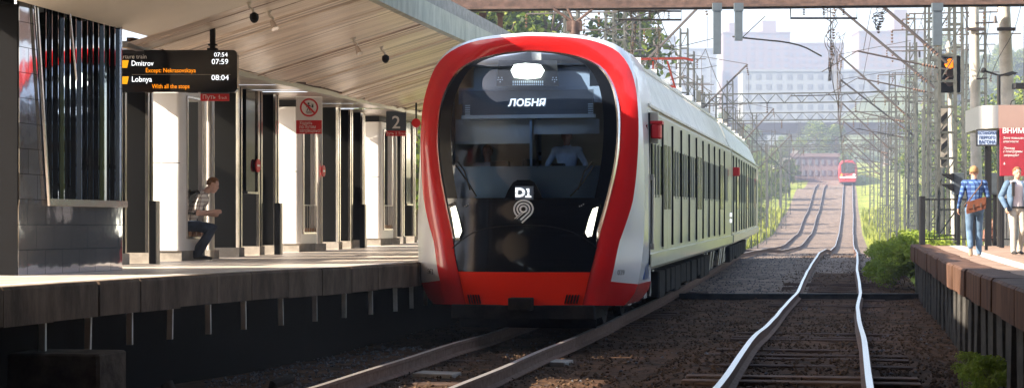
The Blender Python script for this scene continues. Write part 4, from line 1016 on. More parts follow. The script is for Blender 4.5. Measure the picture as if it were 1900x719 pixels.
# fence over the platform end
fy = 45.4; e = empty('platform_fence', P(RK-.2,fy,RZ(fy)), -.05, 'dark railing with thin bars across the end of the right platform', 'fence')
mb = MB(); mb.box((-.07,-.07,-.02),(.07,.07,1.27),0,.01); mb.build('end_post', ['black_matte'], e)
for x in (1.3,2.6,3.9,5.2,6.5):
    mb = MB(); mb.box((x-.035,-.035,0),(x+.035,.035,1.2)); mb.build('post', ['black_matte'], e)
mb = MB(); mb.box((0,-.02,1.17),(7,.02,1.21)); mb.box((0,-.02,.16),(7,.02,.19)); mb.build('rail', ['black_matte'], e)
mb = MB()
for i in range(54):
    x = .18+i*.13; mb.box((x-.008,-.008,.16),(x+.008,.008,1.18))
mb.build('baluster', ['black_matte'], e)
# electrical boxes and sign backs near the fence
def boxthing(px0,py0,px1,py1,Y,th,name,m,lab,cat,legs=True):
    a,b = at(px0,py1,Y),at(px1,py0,Y); e = empty(name, ((a.x+b.x)/2,Y,a.z), 0, lab, cat); w_ = (b.x-a.x)/2; h = b.z-a.z
    mb = MB(); mb.box((-w_,0,0),(w_,th,h),0,.015); mb.build('cabinet', [m], e)
    mb = MB(); mb.box((-w_*.85,-.012,h*.08),(w_*.85,-.001,h*.92)); mb.build('door', [m], e)
    if legs: mb = MB(); zz = a.z-RZ(min(Y,45)); mb.box((-.04,.03,-zz-.3),(.04,.11,0)); mb.build('stand', ['black_matte'], e)
    return e
boxthing(1769,320,1790,361,46.2,.25,'control_cabinet','grey_steel','grey cabinet on a post left of the man with the brown bag','cabinet')
boxthing(1837,320,1857,361,46.0,.25,'control_cabinet','grey_steel','grey cabinet between the two walking men','cabinet')
for py,lb in ((327,'upper dark wedge shaped arm pointing left from the grey cabinet'),(346,'lower dark wedge shaped arm pointing left from the grey cabinet')):
    o = at(1768,py,46.1); e = empty('signal_arm', o, 0, lb, 'signal arm'); s_ = 46.1/F
    mb = MB(); mb.prism([(0,-8*s_),(0,5*s_),(-19*s_,5*s_),(-19*s_,3*s_),(-8*s_,-3*s_)], lambda a,b,d:(a,d,b), .0,.12); mb.build('blade', ['black_matte'], e)
    mb = MB(); mb.box((-.02,.02,-.1),(.04,.1,.08)); mb.build('bracket', ['black_matte'], e)
# sign of the first carriage stop
Y = 41.0; o = at(1831,255.5,Y); s_ = Y/F
e = empty('stop_sign', (o.x,Y,RZ(Y)), 0, 'pale blue plate on a black post reading stop of the first carriage in Russian', 'sign'); h0 = o.z-RZ(Y)
mb = MB(); mb.box((-.03,.02,0),(.03,.08,h0+15*s_)); mb.build('post', ['black_matte'], e)
mb = MB(); mb.box((-20*s_,-.02,h0-15.5*s_),(20*s_,.018,h0+15.5*s_)); mb.build('border', ['ink'], e)
mb = MB(); mb.box((-17*s_,-.024,h0-12.5*s_),(17*s_,-.0205,h0+12.5*s_)); mb.build('plate', ['pale_blue'], e)
for i,s in enumerate(('ОСТАНОВКА','ПЕРВОГО','ВАГОНА')): text(s, (7.6,7.6,9)[i]*s_, 'navy', e, (0,-.028,h0+(8.4-i*8.4)*s_), ext=.001, sx=(.72,.84,.86)[i], bold=.003)
# shelter with rounded metal corner, red poster beneath
Y = 43.5; s_ = Y/F; o = at(1820,216,Y)
e = empty('platform_shelter', (o.x,Y,RZ(Y)), -.08, 'pinkish shelter roof box with a shiny rounded corner above the red poster', 'shelter'); zt = at(0,195,Y).z-RZ(Y); zb = at(0,238,Y).z-RZ(Y)
mb = MB(); mb.box((.42,0,zb),(4.6,2.2,zt)); mb.box((4.61,0,zb),(4.62,2.2,zt)); M['shelter_pink'] = mat('shelter_pink', (.3,.2,.17), .6, var=.05, scale=2)
mb.build('roof_box', ['shelter_pink'], e)
mb = MB(); pts = [(.42,2.19)]+[(.42-.42*math.sin(a)+0,.42-.42*math.cos(a)) for a in [i*.2618 for i in range(7)]]
pts = [(.419-.419*math.sin(a), .42-.42*math.cos(a)) for a in [i*.2618 for i in range(7)]]; poly = pts+[(0,2.19),(.419,2.19)]
mb.prism(poly, lambda a,b,d:(a,b,d), zb+.002, zt-.002); mb.build('rounded_corner', ['steel_rough'], e, smooth=True)
for x in (1.1,2.05,3.0):
    mb = MB(); mb.box((x-.008,-.006,zb),(x+.008,-.001,zt)); mb.build('panel_joint', ['rust'], e)
for x,yq in ((.55,1.9),(.55,.3),(4.4,1.9)):
    mb = MB(); mb.box((x-.05,yq-.05,0),(x+.05,yq+.05,zb)); mb.build('post', ['black_matte'], e)
for x in (.75,3.4):
    mb = MB(); mb.tube([(x,.2,zt),(x+.02,.2,zt+.1),(x+.1,.2,zt+.14)], .015, 5); mb.build('roof_hook', ['black_matte'], e)
Y = 43.2; o = at(1856,320,Y); x1 = at(1915,320,Y).x-o.x; e = empty('red_poster', (o.x,Y,RZ(Y)), 0, 'tall red notice headed with white Cyrillic capitals beside the walking men', 'poster'); zt = at(0,238,Y).z-RZ(Y); zb = at(0,326,Y).z-RZ(Y); s_ = Y/F
mb = MB(); mb.box((0,0,zb),(x1,.05,zt)); mb.build('board', ['sign_maroon'], e)
mb = MB(); mb.box((.03,.01,0),(.1,.07,zb)); mb.box((x1-.1,.01,0),(x1-.03,.07,zb)); mb.build('leg', ['black_matte'], e)
text('ВНИМАНИЕ!', 13.5*s_, 'sign_white', e, (3.5*s_,-.004,zt-5*s_), align='LEFT', ext=.001, bold=.003)
for s,py,x in (('Зона повышенной',256,5),('опасности',262.5,5),('Проход',275,6),('с платформы',281,5),('запрещён!',288,6)):
    text(s, 6.2*s_, 'sign_white', e, (x*s_,-.004,zt-(py-238)*s_), align='LEFT', ext=.001, sx=.9, shear=.2)
mb = MB(); mb.prism([(6*s_,zt-67*s_),(9*s_,zt-67*s_),(7.5*s_,zt-62*s_)], lambda a,b,d:(a,d,b), -.006,-.001); mb.build('mark', ['sign_white'], e)

# ------------------------------------------------------------------ people
def ell(mb, p0, p1, r0, r1, side=None, n=12, mi=0, caps=True):
    p0,p1 = Vector(p0),Vector(p1); d = (p1-p0).normalized()
    sv = Vector(side) if side else (Vector((1,0,0)) if abs(d.x) < .8 else Vector((0,1,0)))
    a = (sv-d*sv.dot(d)).normalized(); b = d.cross(a)
    r0 = r0 if isinstance(r0, tuple) else (r0,r0); r1 = r1 if isinstance(r1, tuple) else (r1,r1)
    secs = []
    def rg(c, ra, rb): return [c+a*math.cos(2*math.pi*i/n)*ra+b*math.sin(2*math.pi*i/n)*rb for i in range(n)]
    L = (p1-p0).length
    if caps:
        for t in (.15,.5,.8): secs.append(rg(p0-d*r0[1]*math.cos(math.asin(t)), r0[0]*t, r0[1]*t))
    secs.append(rg(p0,*r0)); secs.append(rg(p1,*r1))
    if caps:
        for t in (.8,.5,.15): secs.append(rg(p1+d*r1[1]*math.cos(math.asin(t)), r1[0]*t, r1[1]*t))
    mb.loft(secs, mi)
def person(name, J, lab, loc, rz, mats, vox=.011, sleeve='long', hair='hair_fair', hands=True, shorts=False, legs=True, group=None):
    """J: joint dict. mats: skin, shirt, trousers, shoe"""
    e = empty(name, loc, rz, lab, 'person', group)
    J = {k: Vector(v) for k,v in J.items()}
    mb = MB(); bones = []
    def seg(a, b, r0, r1, m, side=None):
        ell(mb, a, b, r0, r1, side); bones.append((Vector(a),Vector(b),(r0[0] if isinstance(r0,tuple) else r0),m))
    sh = (J['shR']-J['shL']).normalized()
    chest = (J['shR']+J['shL'])/2; pel = J['pelvis']
    mid = pel.lerp(chest,.45)
    seg(pel, mid, (.165,.115), (.15,.105), 1, sh); seg(mid, chest-Vector((0,0,.05)), (.15,.105), (.185,.12), 1, sh)
    seg(J['shL'], J['shR'], .07, .07, 1)
    neck0 = chest+Vector((0,0,.02)); hd = J['head']
    seg(neck0, hd-(hd-neck0)*.35, .06, .055, 0)
    # skull, jaw, nose, ears
    fwd = J.get('face', Vector((0,1,0))).normalized(); up = Vector((0,0,1)); up = (up-fwd*up.dot(fwd)).normalized(); rt = fwd.cross(up)
    sk_ = MB(); sk_.ball((0,0,0),1,0,16,12)
    def put(c, r):
        mb.add([c+rt*(v[0]*r[0])+fwd*(v[1]*r[1])+up*(v[2]*r[2]) for v in sk_.v], sk_.f)
    put(hd+up*.03, (.077,.097,.095)); put(hd+fwd*.022-up*.045, (.058,.072,.078)); put(hd+fwd*.098-up*.012, (.013,.016,.024)); put(hd+fwd*.085-up*.06, (.026,.013,.01))
    for s_ in (-1,1): put(hd+rt*s_*.077-up*.008-fwd*.008, (.012,.02,.032))
    bones.append((hd+up*.03,hd-up*.05,.09,0))
    for s_ in ('L','R'):
        a,b,c = J['sh'+s_],J['el'+s_],J['ha'+s_]
        seg(a, b, .056, .045, 1)
        m2 = 1 if sleeve == 'long' else 0
        seg(b, c, .042, .028, m2)
        if sleeve == 'short': bones[-2] = (a, a.lerp(b,.75), .05, 1); bones.append((a.lerp(b,.8), b, .045, 0))
        # hand: palm, four fingers and thumb
        d = J.get('hd'+s_, (c-b)).normalized(); pn_ = J.get('pn'+s_, Vector((0,0,-1))); pn_ = (pn_-d*pn_.dot(d)).normalized(); sd = d.cross(pn_)
        ell(mb, c+d*.01, c+d*.075, (.036,.016), (.04,.015), sd); bones.append((c+d*.02,c+d*.16,.04,0))
        if hands:
            for i,(o_,ln) in enumerate(((-.03,.068),(-.010,.078),(.010,.072),(.029,.056))):
                p0 = c+d*.082+sd*o_; p1 = p0+d*ln*.5+pn_*.012; p2 = p1+d*ln*.3+pn_*ln*.42
                ell(mb, p0, p1, .0095, .009, sd, 8); ell(mb, p1, p2, .009, .008, sd, 8)
            p0 = c+d*.03-sd*.034; p1 = p0+d*.035-sd*.022+pn_*.012; p2 = p1+d*.03+pn_*.012
            ell(mb, p0, p1, .012, .0105, sd, 8); ell(mb, p1, p2, .0105, .009, sd, 8)
    if legs:
        for s_ in ('L','R'):
            a,b,c,t = J['hp'+s_],J['kn'+s_],J['an'+s_],J['to'+s_]
            seg(a, b, .096, .066, 2); seg(b, b.lerp(c,.4), .062, .064, 2); seg(b.lerp(c,.4), c, .064, .056, 2)
            dd = (t-c); dd.z = 0 if abs(t.z-c.z) < .12 else dd.z
            hl = c-Vector((0,0,.045)) if abs(t.z-c.z) < .12 else c-(t-c).normalized()*.01
            ell(mb, hl-(t-c).normalized()*.03, t, (.042,.042), (.046,.026), None); bones.append((hl,t,.045,3))
        seg(J['hpL'], J['hpR'], .1, .1, 2); seg(pel, pel+Vector((0,0,.02)), (.17,.12), (.165,.115), 2, sh)
    me = mb.mesh('tmp', [M['void']]); t0 = bpy.data.objects.new('tmp', me); col.objects.link(t0)
    rm = t0.modifiers.new('r','REMESH'); rm.mode = 'VOXEL'; rm.voxel_size = vox; rm.use_smooth_shade = True
    sm_ = t0.modifiers.new('s','SMOOTH'); sm_.factor = .5; sm_.iterations = 2
    bpy.context.view_layer.update()
    bme = bpy.data.meshes.new_from_object(t0.evaluated_get(bpy.context.evaluated_depsgraph_get())); bpy.data.objects.remove(t0)
    bme.name = 'body'; bme.materials.clear()
    for m in mats: bme.materials.append(M[m])
    beltz = pel.z+.02
    for f in bme.polygons:
        c = f.center; best = 9; bm_ = 1
        for a,b,r_,m in bones:
            ab = b-a; t = max(0,min(1,(c-a).dot(ab)/max(1e-9,ab.length_squared))); dd = (c-(a+ab*t)).length-r_
            if dd < best: best = dd; bm_ = m
        f.material_index = bm_; f.use_smooth = True
    o = bpy.data.objects.new('body', bme); col.objects.link(o); o.parent = e
    # hair cap, eyes
    hb = MB()
    for v,fq in ((None,None),):
        c0 = hd+up*.036-fwd*.006; b_ = MB(); b_.ball((0,0,0),1,0,18,14)
        keep = []
        pts = [c0+rt*(p[0]*.083)+fwd*(p[1]*.102)+up*(p[2]*.100) for p in b_.v]
        for f in b_.f:
            cc = sum((Vector(b_.v[i]) for i in f), Vector())/4
            if cc.z > .30 or (cc.y < .12 and cc.z > -.5) : 
                if not (cc.y > .62 and cc.z < .62): keep.append(f)
        hb.add(pts, keep)
    ho = hb.build('hair', [hair], e, smooth=True)
    sd_ = ho.modifiers.new('t','SOLIDIFY'); sd_.thickness = .012; sd_.offset = 0
    eb = MB()
    for s_ in (-1,1): c = hd+fwd*.088+rt*s_*.031+up*.012; eb.add([c+rt*(v[0]*.011)+fwd*(v[1]*.006)+up*(v[2]*.006) for v in sk_.v], sk_.f)
    eb.build('eyes', ['ink'], e)
    return e
def walkJ(lean=0.03, stride=.28, swing=.2, bent=None):
    return dict(pelvis=(0,0,.93), shL=(-.19,lean,1.45), shR=(.19,lean,1.45), head=(0,lean+.03,1.66), hpL=(-.09,0,.92), hpR=(.09,0,.92))
# man with the brown bag, walking away
Y = 35.4; o = at(1808,420,Y)
J = walkJ(); J.update(knL=(-.10,.02,.50), anL=(-.10,-.22,.20), toL=(-.09,-.20,.03), knR=(.09,.06,.50), anR=(.09,.02,.09), toR=(.11,.19,.035),
     elL=(-.27,-.06,1.18), haL=(-.31,.06,.96), elR=(.26,.02,1.2), haR=(.16,.22,1.38), head=(.0,.05,1.66), face=(.25,1,-.1), hdL=(-.05,.2,-1), pnL=(1,0,0), hdR=(-.2,0,1), pnR=(-1,.2,0))
pz_ = RZ(Y)
m1 = person('person', J, 'man in blue plaid shirt with a brown satchel walking away along the right platform', (o.x,Y,pz_), -.15, ['skin','plaid_blue','denim_pale','shoe_tan'], .011, 'long', 'hair_fair')
# satchel stays a thing of its own
e = empty('satchel', (o.x,Y,pz_), -.15, 'brown leather satchel slung at the back of the man in plaid', 'bag')
mb = MB()
def sat(a,b,d): return (.02+a*math.cos(.25)-b*math.sin(.25)*0+.0, -.135-d, 1.02+b+a*.28)
mb.loft([[sat(a,b,d) for a,b in ((-.19,-.13),(.17,-.13),(.19,-.05),(.18,.10),(-.17,.10),(-.2,-.05))] for d in (0,.03,.09,.115)]); mb.build('bag_body', ['leather'], e)
mb = MB(); mb.loft([[sat(a,b,d) for a,b in ((-.18,-.04),(.17,-.04),(.185,.11),(-.175,.11))] for d in (.117,.13)]); fl = mb.build('flap', ['leather'], e)
mb = MB(); mb.box((-.06,-.272,.93),(-.03,-.266,1.03)); mb.box((.08,-.272,.96),(.11,-.266,1.06)); mb.build('buckle_strap', ['rust'], e)
mb = MB(); mb.tube([(-.15,-.14,1.06),(-.02,-.155,1.24),(.12,-.13,1.42),(.15,.02,1.515),(.13,.13,1.40),(-.02,.165,1.2),(-.16,.12,1.05),(-.2,-.03,1.0),(-.15,-.14,1.06)], .014, 5); mb.build('shoulder_strap', ['rust'], e)
# man in denim jacket walking to the camera
Y = 36.2; o = at(1886,420,Y)
J = walkJ(.02); J['head'] = (0,.04,1.66)
J.update(knL=(-.09,.10,.50), anL=(-.09,-.08,.11), toL=(-.09,.09,.04), knR=(.10,.10,.51), anR=(.11,.14,.10), toR=(.12,.32,.05),
     elL=(-.30,-.12,1.20), haL=(-.24,.02,.98), elR=(.30,-.06,1.19), haR=(.25,.10,.98), face=(-.1,1,-.05), hdL=(.1,.3,-1), pnL=(1,0,0), hdR=(0,.3,-1), pnR=(-1,0,0))
m2 = person('person', J, 'man in open pale denim jacket and off white trousers walking toward the camera', (o.x,Y,RZ(Y)), math.pi+.05, ['skin','shirt_light','trousers_white','shoe'], .011, 'long', 'hair_red')
mb = MB()                                  # open jacket shell
def jr(z, wx, wy, gap): return [(wx*math.sin(a), .02-wy*math.cos(a)*1.0, z) for a in [-(math.pi-gap)+ (2*(math.pi-gap))*i/16 for i in range(17)]]
mb.loft([jr(.90,.205,.15,.75), jr(1.1,.195,.145,.65), jr(1.3,.215,.15,.5), jr(1.42,.215,.135,.42), jr(1.5,.12,.10,.35)], 0, False, False)
for s_ in ('L','R'): ell(mb, J['sh'+s_], J['el'+s_], .078, .062); ell(mb, J['el'+s_], J['ha'+s_], .06, .045)
jk = mb.build('denim_jacket', ['denim_pale'], m2, smooth=True); sd_ = jk.modifiers.new('t','SOLIDIFY'); sd_.thickness = .012
mb = MB(); mb.loft([[(.172*math.sin(a),.004+.124*math.cos(a),z) for a in [2*math.pi*i/20 for i in range(20)]] for z in (.955,.99)]); mb.build('belt', ['shoe'], m2)
mb = MB(); mb.box((.09,.10,1.2),(.14,.165,1.49)); mb.build('bag_strap', ['shoe'], m2)
# man perched in the niche of the first kiosk, facing right
Y = 30.0; hz = pz(Y)
J = dict(pelvis=(0,-.07,.60), shL=(-.18,.15,1.04), shR=(.18,.19,1.02), head=(0,.34,1.21), face=(.3,1,-.3), hpL=(-.1,-.06,.58), hpR=(.1,-.06,.58),
     knL=(-.16,.31,.49), knR=(.12,.36,.53), anL=(-.13,.02,.10), anR=(.12,.12,.10), toL=(-.13,.22,.035), toR=(.13,.32,.035),
     elL=(-.23,.12,.77), haL=(-.10,.30,.74), elR=(.24,.13,.76), haR=(.12,.35,.79), hdR=(-.1,1,0), hdL=(.1,1,0), pnR=(-1,0,0), pnL=(1,0,0))
m3 = person('person', J, 'man in checked shirt and dark jeans perched on the kiosk ledge, wearing a backpack', (at(353,486,Y).x+.02,Y,hz), -R(84), ['skin_pale','plaid_grey','denim_dark','shoe'], .0105, 'short', 'hair_red')
m3.scale = (1.04,1.04,1.04)
e = empty('backpack', m3.location, -R(84), 'black backpack on the back of the seated man', 'bag')
e.scale = (1.04,1.04,1.04)
mb = MB()
def bpk(a,b,d): # a width, b along spine, d off the back
    s0 = Vector((0,-.05,.62)); s1 = Vector((0,.13,1.10)); ax = (s1-s0).normalized(); nb2 = Vector((0,-ax.z,ax.y)); return s0+ax*b+nb2*d+Vector((a,0,0))
mb.loft([[bpk(a*w_,b,d) for a,b in ((-.15,.10),(.15,.10),(.17,.2),(.16,.42),(.09,.5),(-.09,.5),(-.16,.42),(-.17,.2))] for d,w_ in ((.13,1),(.2,1),(.27,.85),(.30,.6))]); mb.build('pack', ['black_matte'], e, smooth=True)
mb = MB(); mb.loft([[bpk(a*w_,b,d) for a,b in ((-.11,.13),(.11,.13),(.11,.28),(-.11,.28))] for d,w_ in ((.29,1),(.34,.85))]); mb.build('front_pocket', ['black_matte'], e)
for s_ in (-1,1):
    mb = MB(); mb.tube([bpk(s_*.11,.44,.13),bpk(s_*.13,.52,.05),bpk(s_*.13,.45,-.12),bpk(s_*.13,.28,-.15),bpk(s_*.15,.16,-.05),bpk(s_*.13,.12,.13)], .02, 6); mb.build('strap', ['black_matte'], e)
# two in the cab
def cabperson(px, py_head, d, lab, mats, hairm, sc_, sit):
    x,z = cabp(px, py_head, d)
    wl = TO+N*x+U*d
    J = dict(pelvis=(0,0,.93), shL=(-.19,0,1.42), shR=(.19,0,1.42), head=(0,.02,1.64), hpL=(-.09,0,.92), hpR=(.09,0,.92),
      knL=(-.1,.05,.5), knR=(.1,.05,.5), anL=(-.1,0,.1), anR=(.1,0,.1), toL=(-.1,.18,.04), toR=(.1,.18,.04), face=(0,1,-.05),
      elL=(-.31,.04,1.2), haL=(-.3,.2,1.12), elR=(.31,.04,1.2), haR=(.3,.2,1.12), hdL=(0,1,-.3), hdR=(0,1,-.3))
    if sit: J.update(elL=(-.25,.1,1.15), elR=(.25,.1,1.15), haL=(-.15,.3,1.1), haR=(.15,.3,1.1), knL=(-.12,.45,.95), knR=(.12,.45,.95), anL=(-.12,.45,.5), anR=(.12,.45,.5), toL=(-.12,.6,.46), toR=(.12,.6,.46))
    pp = person('person', J, lab, (wl.x,wl.y,z-1.64), math.pi-HEAD, mats, .016, 'long', hairm, hands=False)
    return pp
cabperson(905,284,1.45,'driver in light shirt seated low at the left of the cab',['skin','shirt_light','denim','shoe'],'hair_red',1,True)
cabperson(1052,254,1.5,'person in light blue shirt standing at the right of the cab',['skin','shirt_blue','denim','shoe'],'hair_red',1,False)
# seated passer-by beyond the fence: low figure in brown
Y = 47.2; o = at(1839,452,Y)
J = dict(pelvis=(0,0,.12), shL=(-.17,.08,.52), shR=(.17,.08,.52), head=(0,.13,.73), hpL=(-.1,0,.12), hpR=(.1,0,.12), knL=(-.16,.32,.42), knR=(.16,.32,.42), anL=(-.12,.42,.08), anR=(.12,.42,.08), toL=(-.12,.58,.03), toR=(.12,.58,.03),
  elL=(-.24,.18,.3), elR=(.24,.18,.3), haL=(-.12,.36,.4), haR=(.12,.36,.4), face=(0,1,-.2))
person('person', J, 'small figure in brown crouching behind the fence between the two walking men', (o.x,Y,RZ(45)-.15), math.pi, ['skin','leather','trousers_white','shoe'], .013, 'long', 'hair_fair', hands=False)
# ------------------------------------------------------------------ footbridge across the tracks
Yg = 45.5; fb = empty('footbridge', P(-3,Yg,0), -R(4.5), 'brown steel footbridge crossing high over the tracks at the top edge', 'footbridge')
zb_ = CZ+(HY-11)*Yg/F
mb = MB()
mb.box((-14,-.15,zb_),(13,.15,zb_+.9)); mb.box((-14,-.3,zb_),(13,.3,zb_+.06)); mb.build('near_girder', ['rust'], fb)
mb = MB(); mb.box((-14,2.7,zb_+.5),(13,3.0,zb_+.9)); mb.box((-14,.16,zb_+.62),(13,2.69,zb_+.8)); mb.build('deck', ['concrete'], fb)
for i in range(22):
    mb = MB(); x = -13.5+i*1.2; mb.box((x-.06,.31,zb_+.42),(x+.06,2.68,zb_+.61)); mb.build('cross_beam', ['rust'], fb)
mb = MB(); mb.box((-14,-.1,zb_+1.9),(13,-.04,zb_+1.96)); 
for i in range(27): mb.box((-13.9+i,-.1,zb_+.9),(-13.86+i,-.05,zb_+1.9))
mb.build('parapet', ['rust'], fb)
# support column with V struts behind the train nose
c = at(1066,60,46.0); e = empty('bridge_column', (c.x,46,T(46)-.3), 0, 'pinkish brown steel column with V struts holding the footbridge above the train roof', 'column')
h1 = at(0,40,46).z-e.location.z; h2 = zb_-e.location.z
mb = MB(); mb.tube([(0,0,0),(0,0,h1)], .13, 12); mb.build('shaft', ['rust'], e, smooth=True)
for dx in (-.55,-.18,.5):
    mb = MB(); mb.tube([(0,0,h1-.05),(dx,0,h2)], .035, 6); mb.build('strut', ['rust'], e)
mb = MB(); mb.box((-.2,-.1,h1-.25),(.2,.1,h1)); mb.box((.14,-.12,h1-.75),(.32,.06,h1-.35)); mb.build('head_plate', ['rust'], e)
for px in (896,928):
    c = at(px,60,47); e = empty('stair_post', (c.x,47,T(47)-.3), 0, 'slim grey post under the footbridge, %s of two before the green tree' % ('left' if px==896 else 'right'), 'post')
    mb = MB(); mb.box((-.07,-.07,0),(.07,.07,zb_-e.location.z)); mb.build('shaft', ['rust'], e); mb = MB(); mb.box((-.1,-.1,zb_-e.location.z-.08),(.1,.1,zb_-e.location.z-.001)); mb.build('cap', ['rust'], e)
hang = [(1331,100,14,'longest grey hanging post, right of the train roof'),(1371,75,14,'shorter grey hanging post beside the longest one'),(1740,84,17,'grey hanging post above the amber signal')]
for px,py,wp,lb in hang:
    Y = 44.9; a = at(px,py,Y); h = zb_-a.z; e = empty('hanging_post', a, 0, lb, 'hanging post', 'grey posts hanging from the footbridge'); w_ = wp*Y/F/2
    mb = MB(); mb.box((-w_,0,0),(w_,.12,h-.002)); mb.build('shaft', ['grey_steel'], e)
    mb = MB(); mb.box((-w_-.02,-.02,h-.2),(w_+.02,.14,h-.003)); mb.build('clamp', ['grey_steel'], e)
# wire frames hung below the bridge
for px0,px1,py0,py1,lb in ((1148,1264,21,37,'rectangular wire support frame left of the grey posts'),(1467,1590,13,34,'rectangular wire support frame right of the grey posts')):
    Y = 48.6; a = at(px0,py1,Y); b = at(px1,py0,Y); e = empty('wire_frame', a, 0, lb, 'wire frame', 'wire frames hung below the footbridge'); w_ = b.x-a.x; h = b.z-a.z
    mb = MB(); mb.tube([(0,0,h+.4),(0,0,0),(w_,0,0),(w_,0,h+.4)], .03, 6); mb.tube([(0,0,h),(w_,0,h)], .025, 6); mb.build('frame', ['wire'], e)
    for q in (.2,.5,.8):
        mb = MB()
        for j in range(5): mb.tube([(w_*q,0,h-.02-j*.045),(w_*q,0,h-.045-j*.045)], [.045,.02], 8)
        mb.build('insulator', ['insul'], e)

# unseen overpass, added over the camera to shade the foreground
ov = empty('shade_overpass', P(0,-10,0), -R(4.5), 'unseen overpass added over the camera to shade the foreground', 'overpass')
mb = MB(); mb.box((-12,-26,8.2),(45,32,8.9)); mb.build('deck', ['masonry'], ov)
for i in range(8):
    y = -24+i*7.9; mb = MB(); mb.box((-12,y,7.7),(45,y+.5,8.198)); mb.build('beam', ['masonry'], ov)
for a_,b_,nm in (((-12.4,-26,-1.5),(-11.8,22,7.69),'shade_wall'),((26,-26,-1.5),(26.6,20,7.69),'shade_wall'),((-12.4,-27,-1.5),(45,-26.1,8.19),'end_wall')):  # unseen walls, added to darken reflections and the foreground
    mb = MB(); mb.box(a_,b_); mb.build(nm, ['masonry'], ov)
for x in (-11,16):
    for y in (-20,0):
        mb = MB(); mb.box((x-.6,y-.6,-1),(x+.6,y+.6,7.69)); mb.build('pier', ['concrete'], ov)
# ------------------------------------------------------------------ overhead wires and masts
wz = empty('overhead_wires', (0,0,0), 0, 'thin dark contact and carrier wires hanging along the two tracks', 'wires', None)
def wire(pts, r=.012): mb = MB(); mb.tube(pts, r, 4); mb.build('wire', ['wire'], wz, fix=False)
sup = [46,64,90,118,150,190,240,300]
for kf, nm in ((lambda y: lerp_tab(K1,y),0),(lambda y: lerp_tab(K2,y),1)):
    pts = []; 
    for a,b in zip(sup,sup[1:]):
        zc = 5.9; wire([P(kf(y),y,T(y)+zc) for y in [a+(b-a)*t/6 for t in range(7)]], .014)
        wire([P(kf(a+(b-a)*t/10),a+(b-a)*t/10, T(a+(b-a)*t/10)+7.6-1.1*4*(t/10)*(1-t/10)) for t in range(11)], .014)
        if b < 160:
            for t in range(1,10,2): y = a+(b-a)*t/10; mb = MB(); mb.tube([P(kf(y),y,T(y)+zc),P(kf(y),y,T(y)+7.6-4.4*(t/10)*(1-t/10))], .008, 3); mb.build('dropper', ['wire'], wz, fix=False)
for k,z in ((7.9,9.6),(8.4,8.9),(-3.1,9.8),(-3.6,9.0),(-3.3,7.8)):
    for a,b in zip(sup[1:],sup[2:]): wire([P(k,a+(b-a)*t/6,T(a+(b-a)*t/6)+z-.5*4*(t/6)*(1-t/6)) for t in range(7)], .012)
def lattice(mb, h, w0, w1, step=.75, r=.028):
    n = int(h/step)
    c = lambda sx,sy,z: (sx*(w0+(w1-w0)*z/h), sy*(w0+(w1-w0)*z/h), z)
    for sx in (-1,1):
        for sy in (-1,1): mb.tube([c(sx,sy,0),c(sx,sy,h)], r*1.5, 4)
    for i in range(n+1):
        z = min(h, i*step); 
        for a,b in (((-1,-1),(1,-1)),((-1,1),(1,1)),((-1,-1),(-1,1)),((1,-1),(1,1))): mb.tube([c(*a,z),c(*b,z)], r, 4)
        if i < n and i%2 == 0:
            z2 = min(h,z+step); mb.tube([c(-1,-1,z),c(1,-1,z2)], r*.7, 3)
LATT = MB(); lattice(LATT, 11.5, .27, .18, r=.034); LATT_ME = LATT.mesh('lattice_shaft', ['mast'])
def insul_string(mb, p, q, n=5, r=.06):
    p,q = Vector(p),Vector(q)
    for i in range(n):
        a = p.lerp(q,i/n); b = p.lerp(q,(i+.6)/n); mb.tube([a,b],[r,r*.4],7)
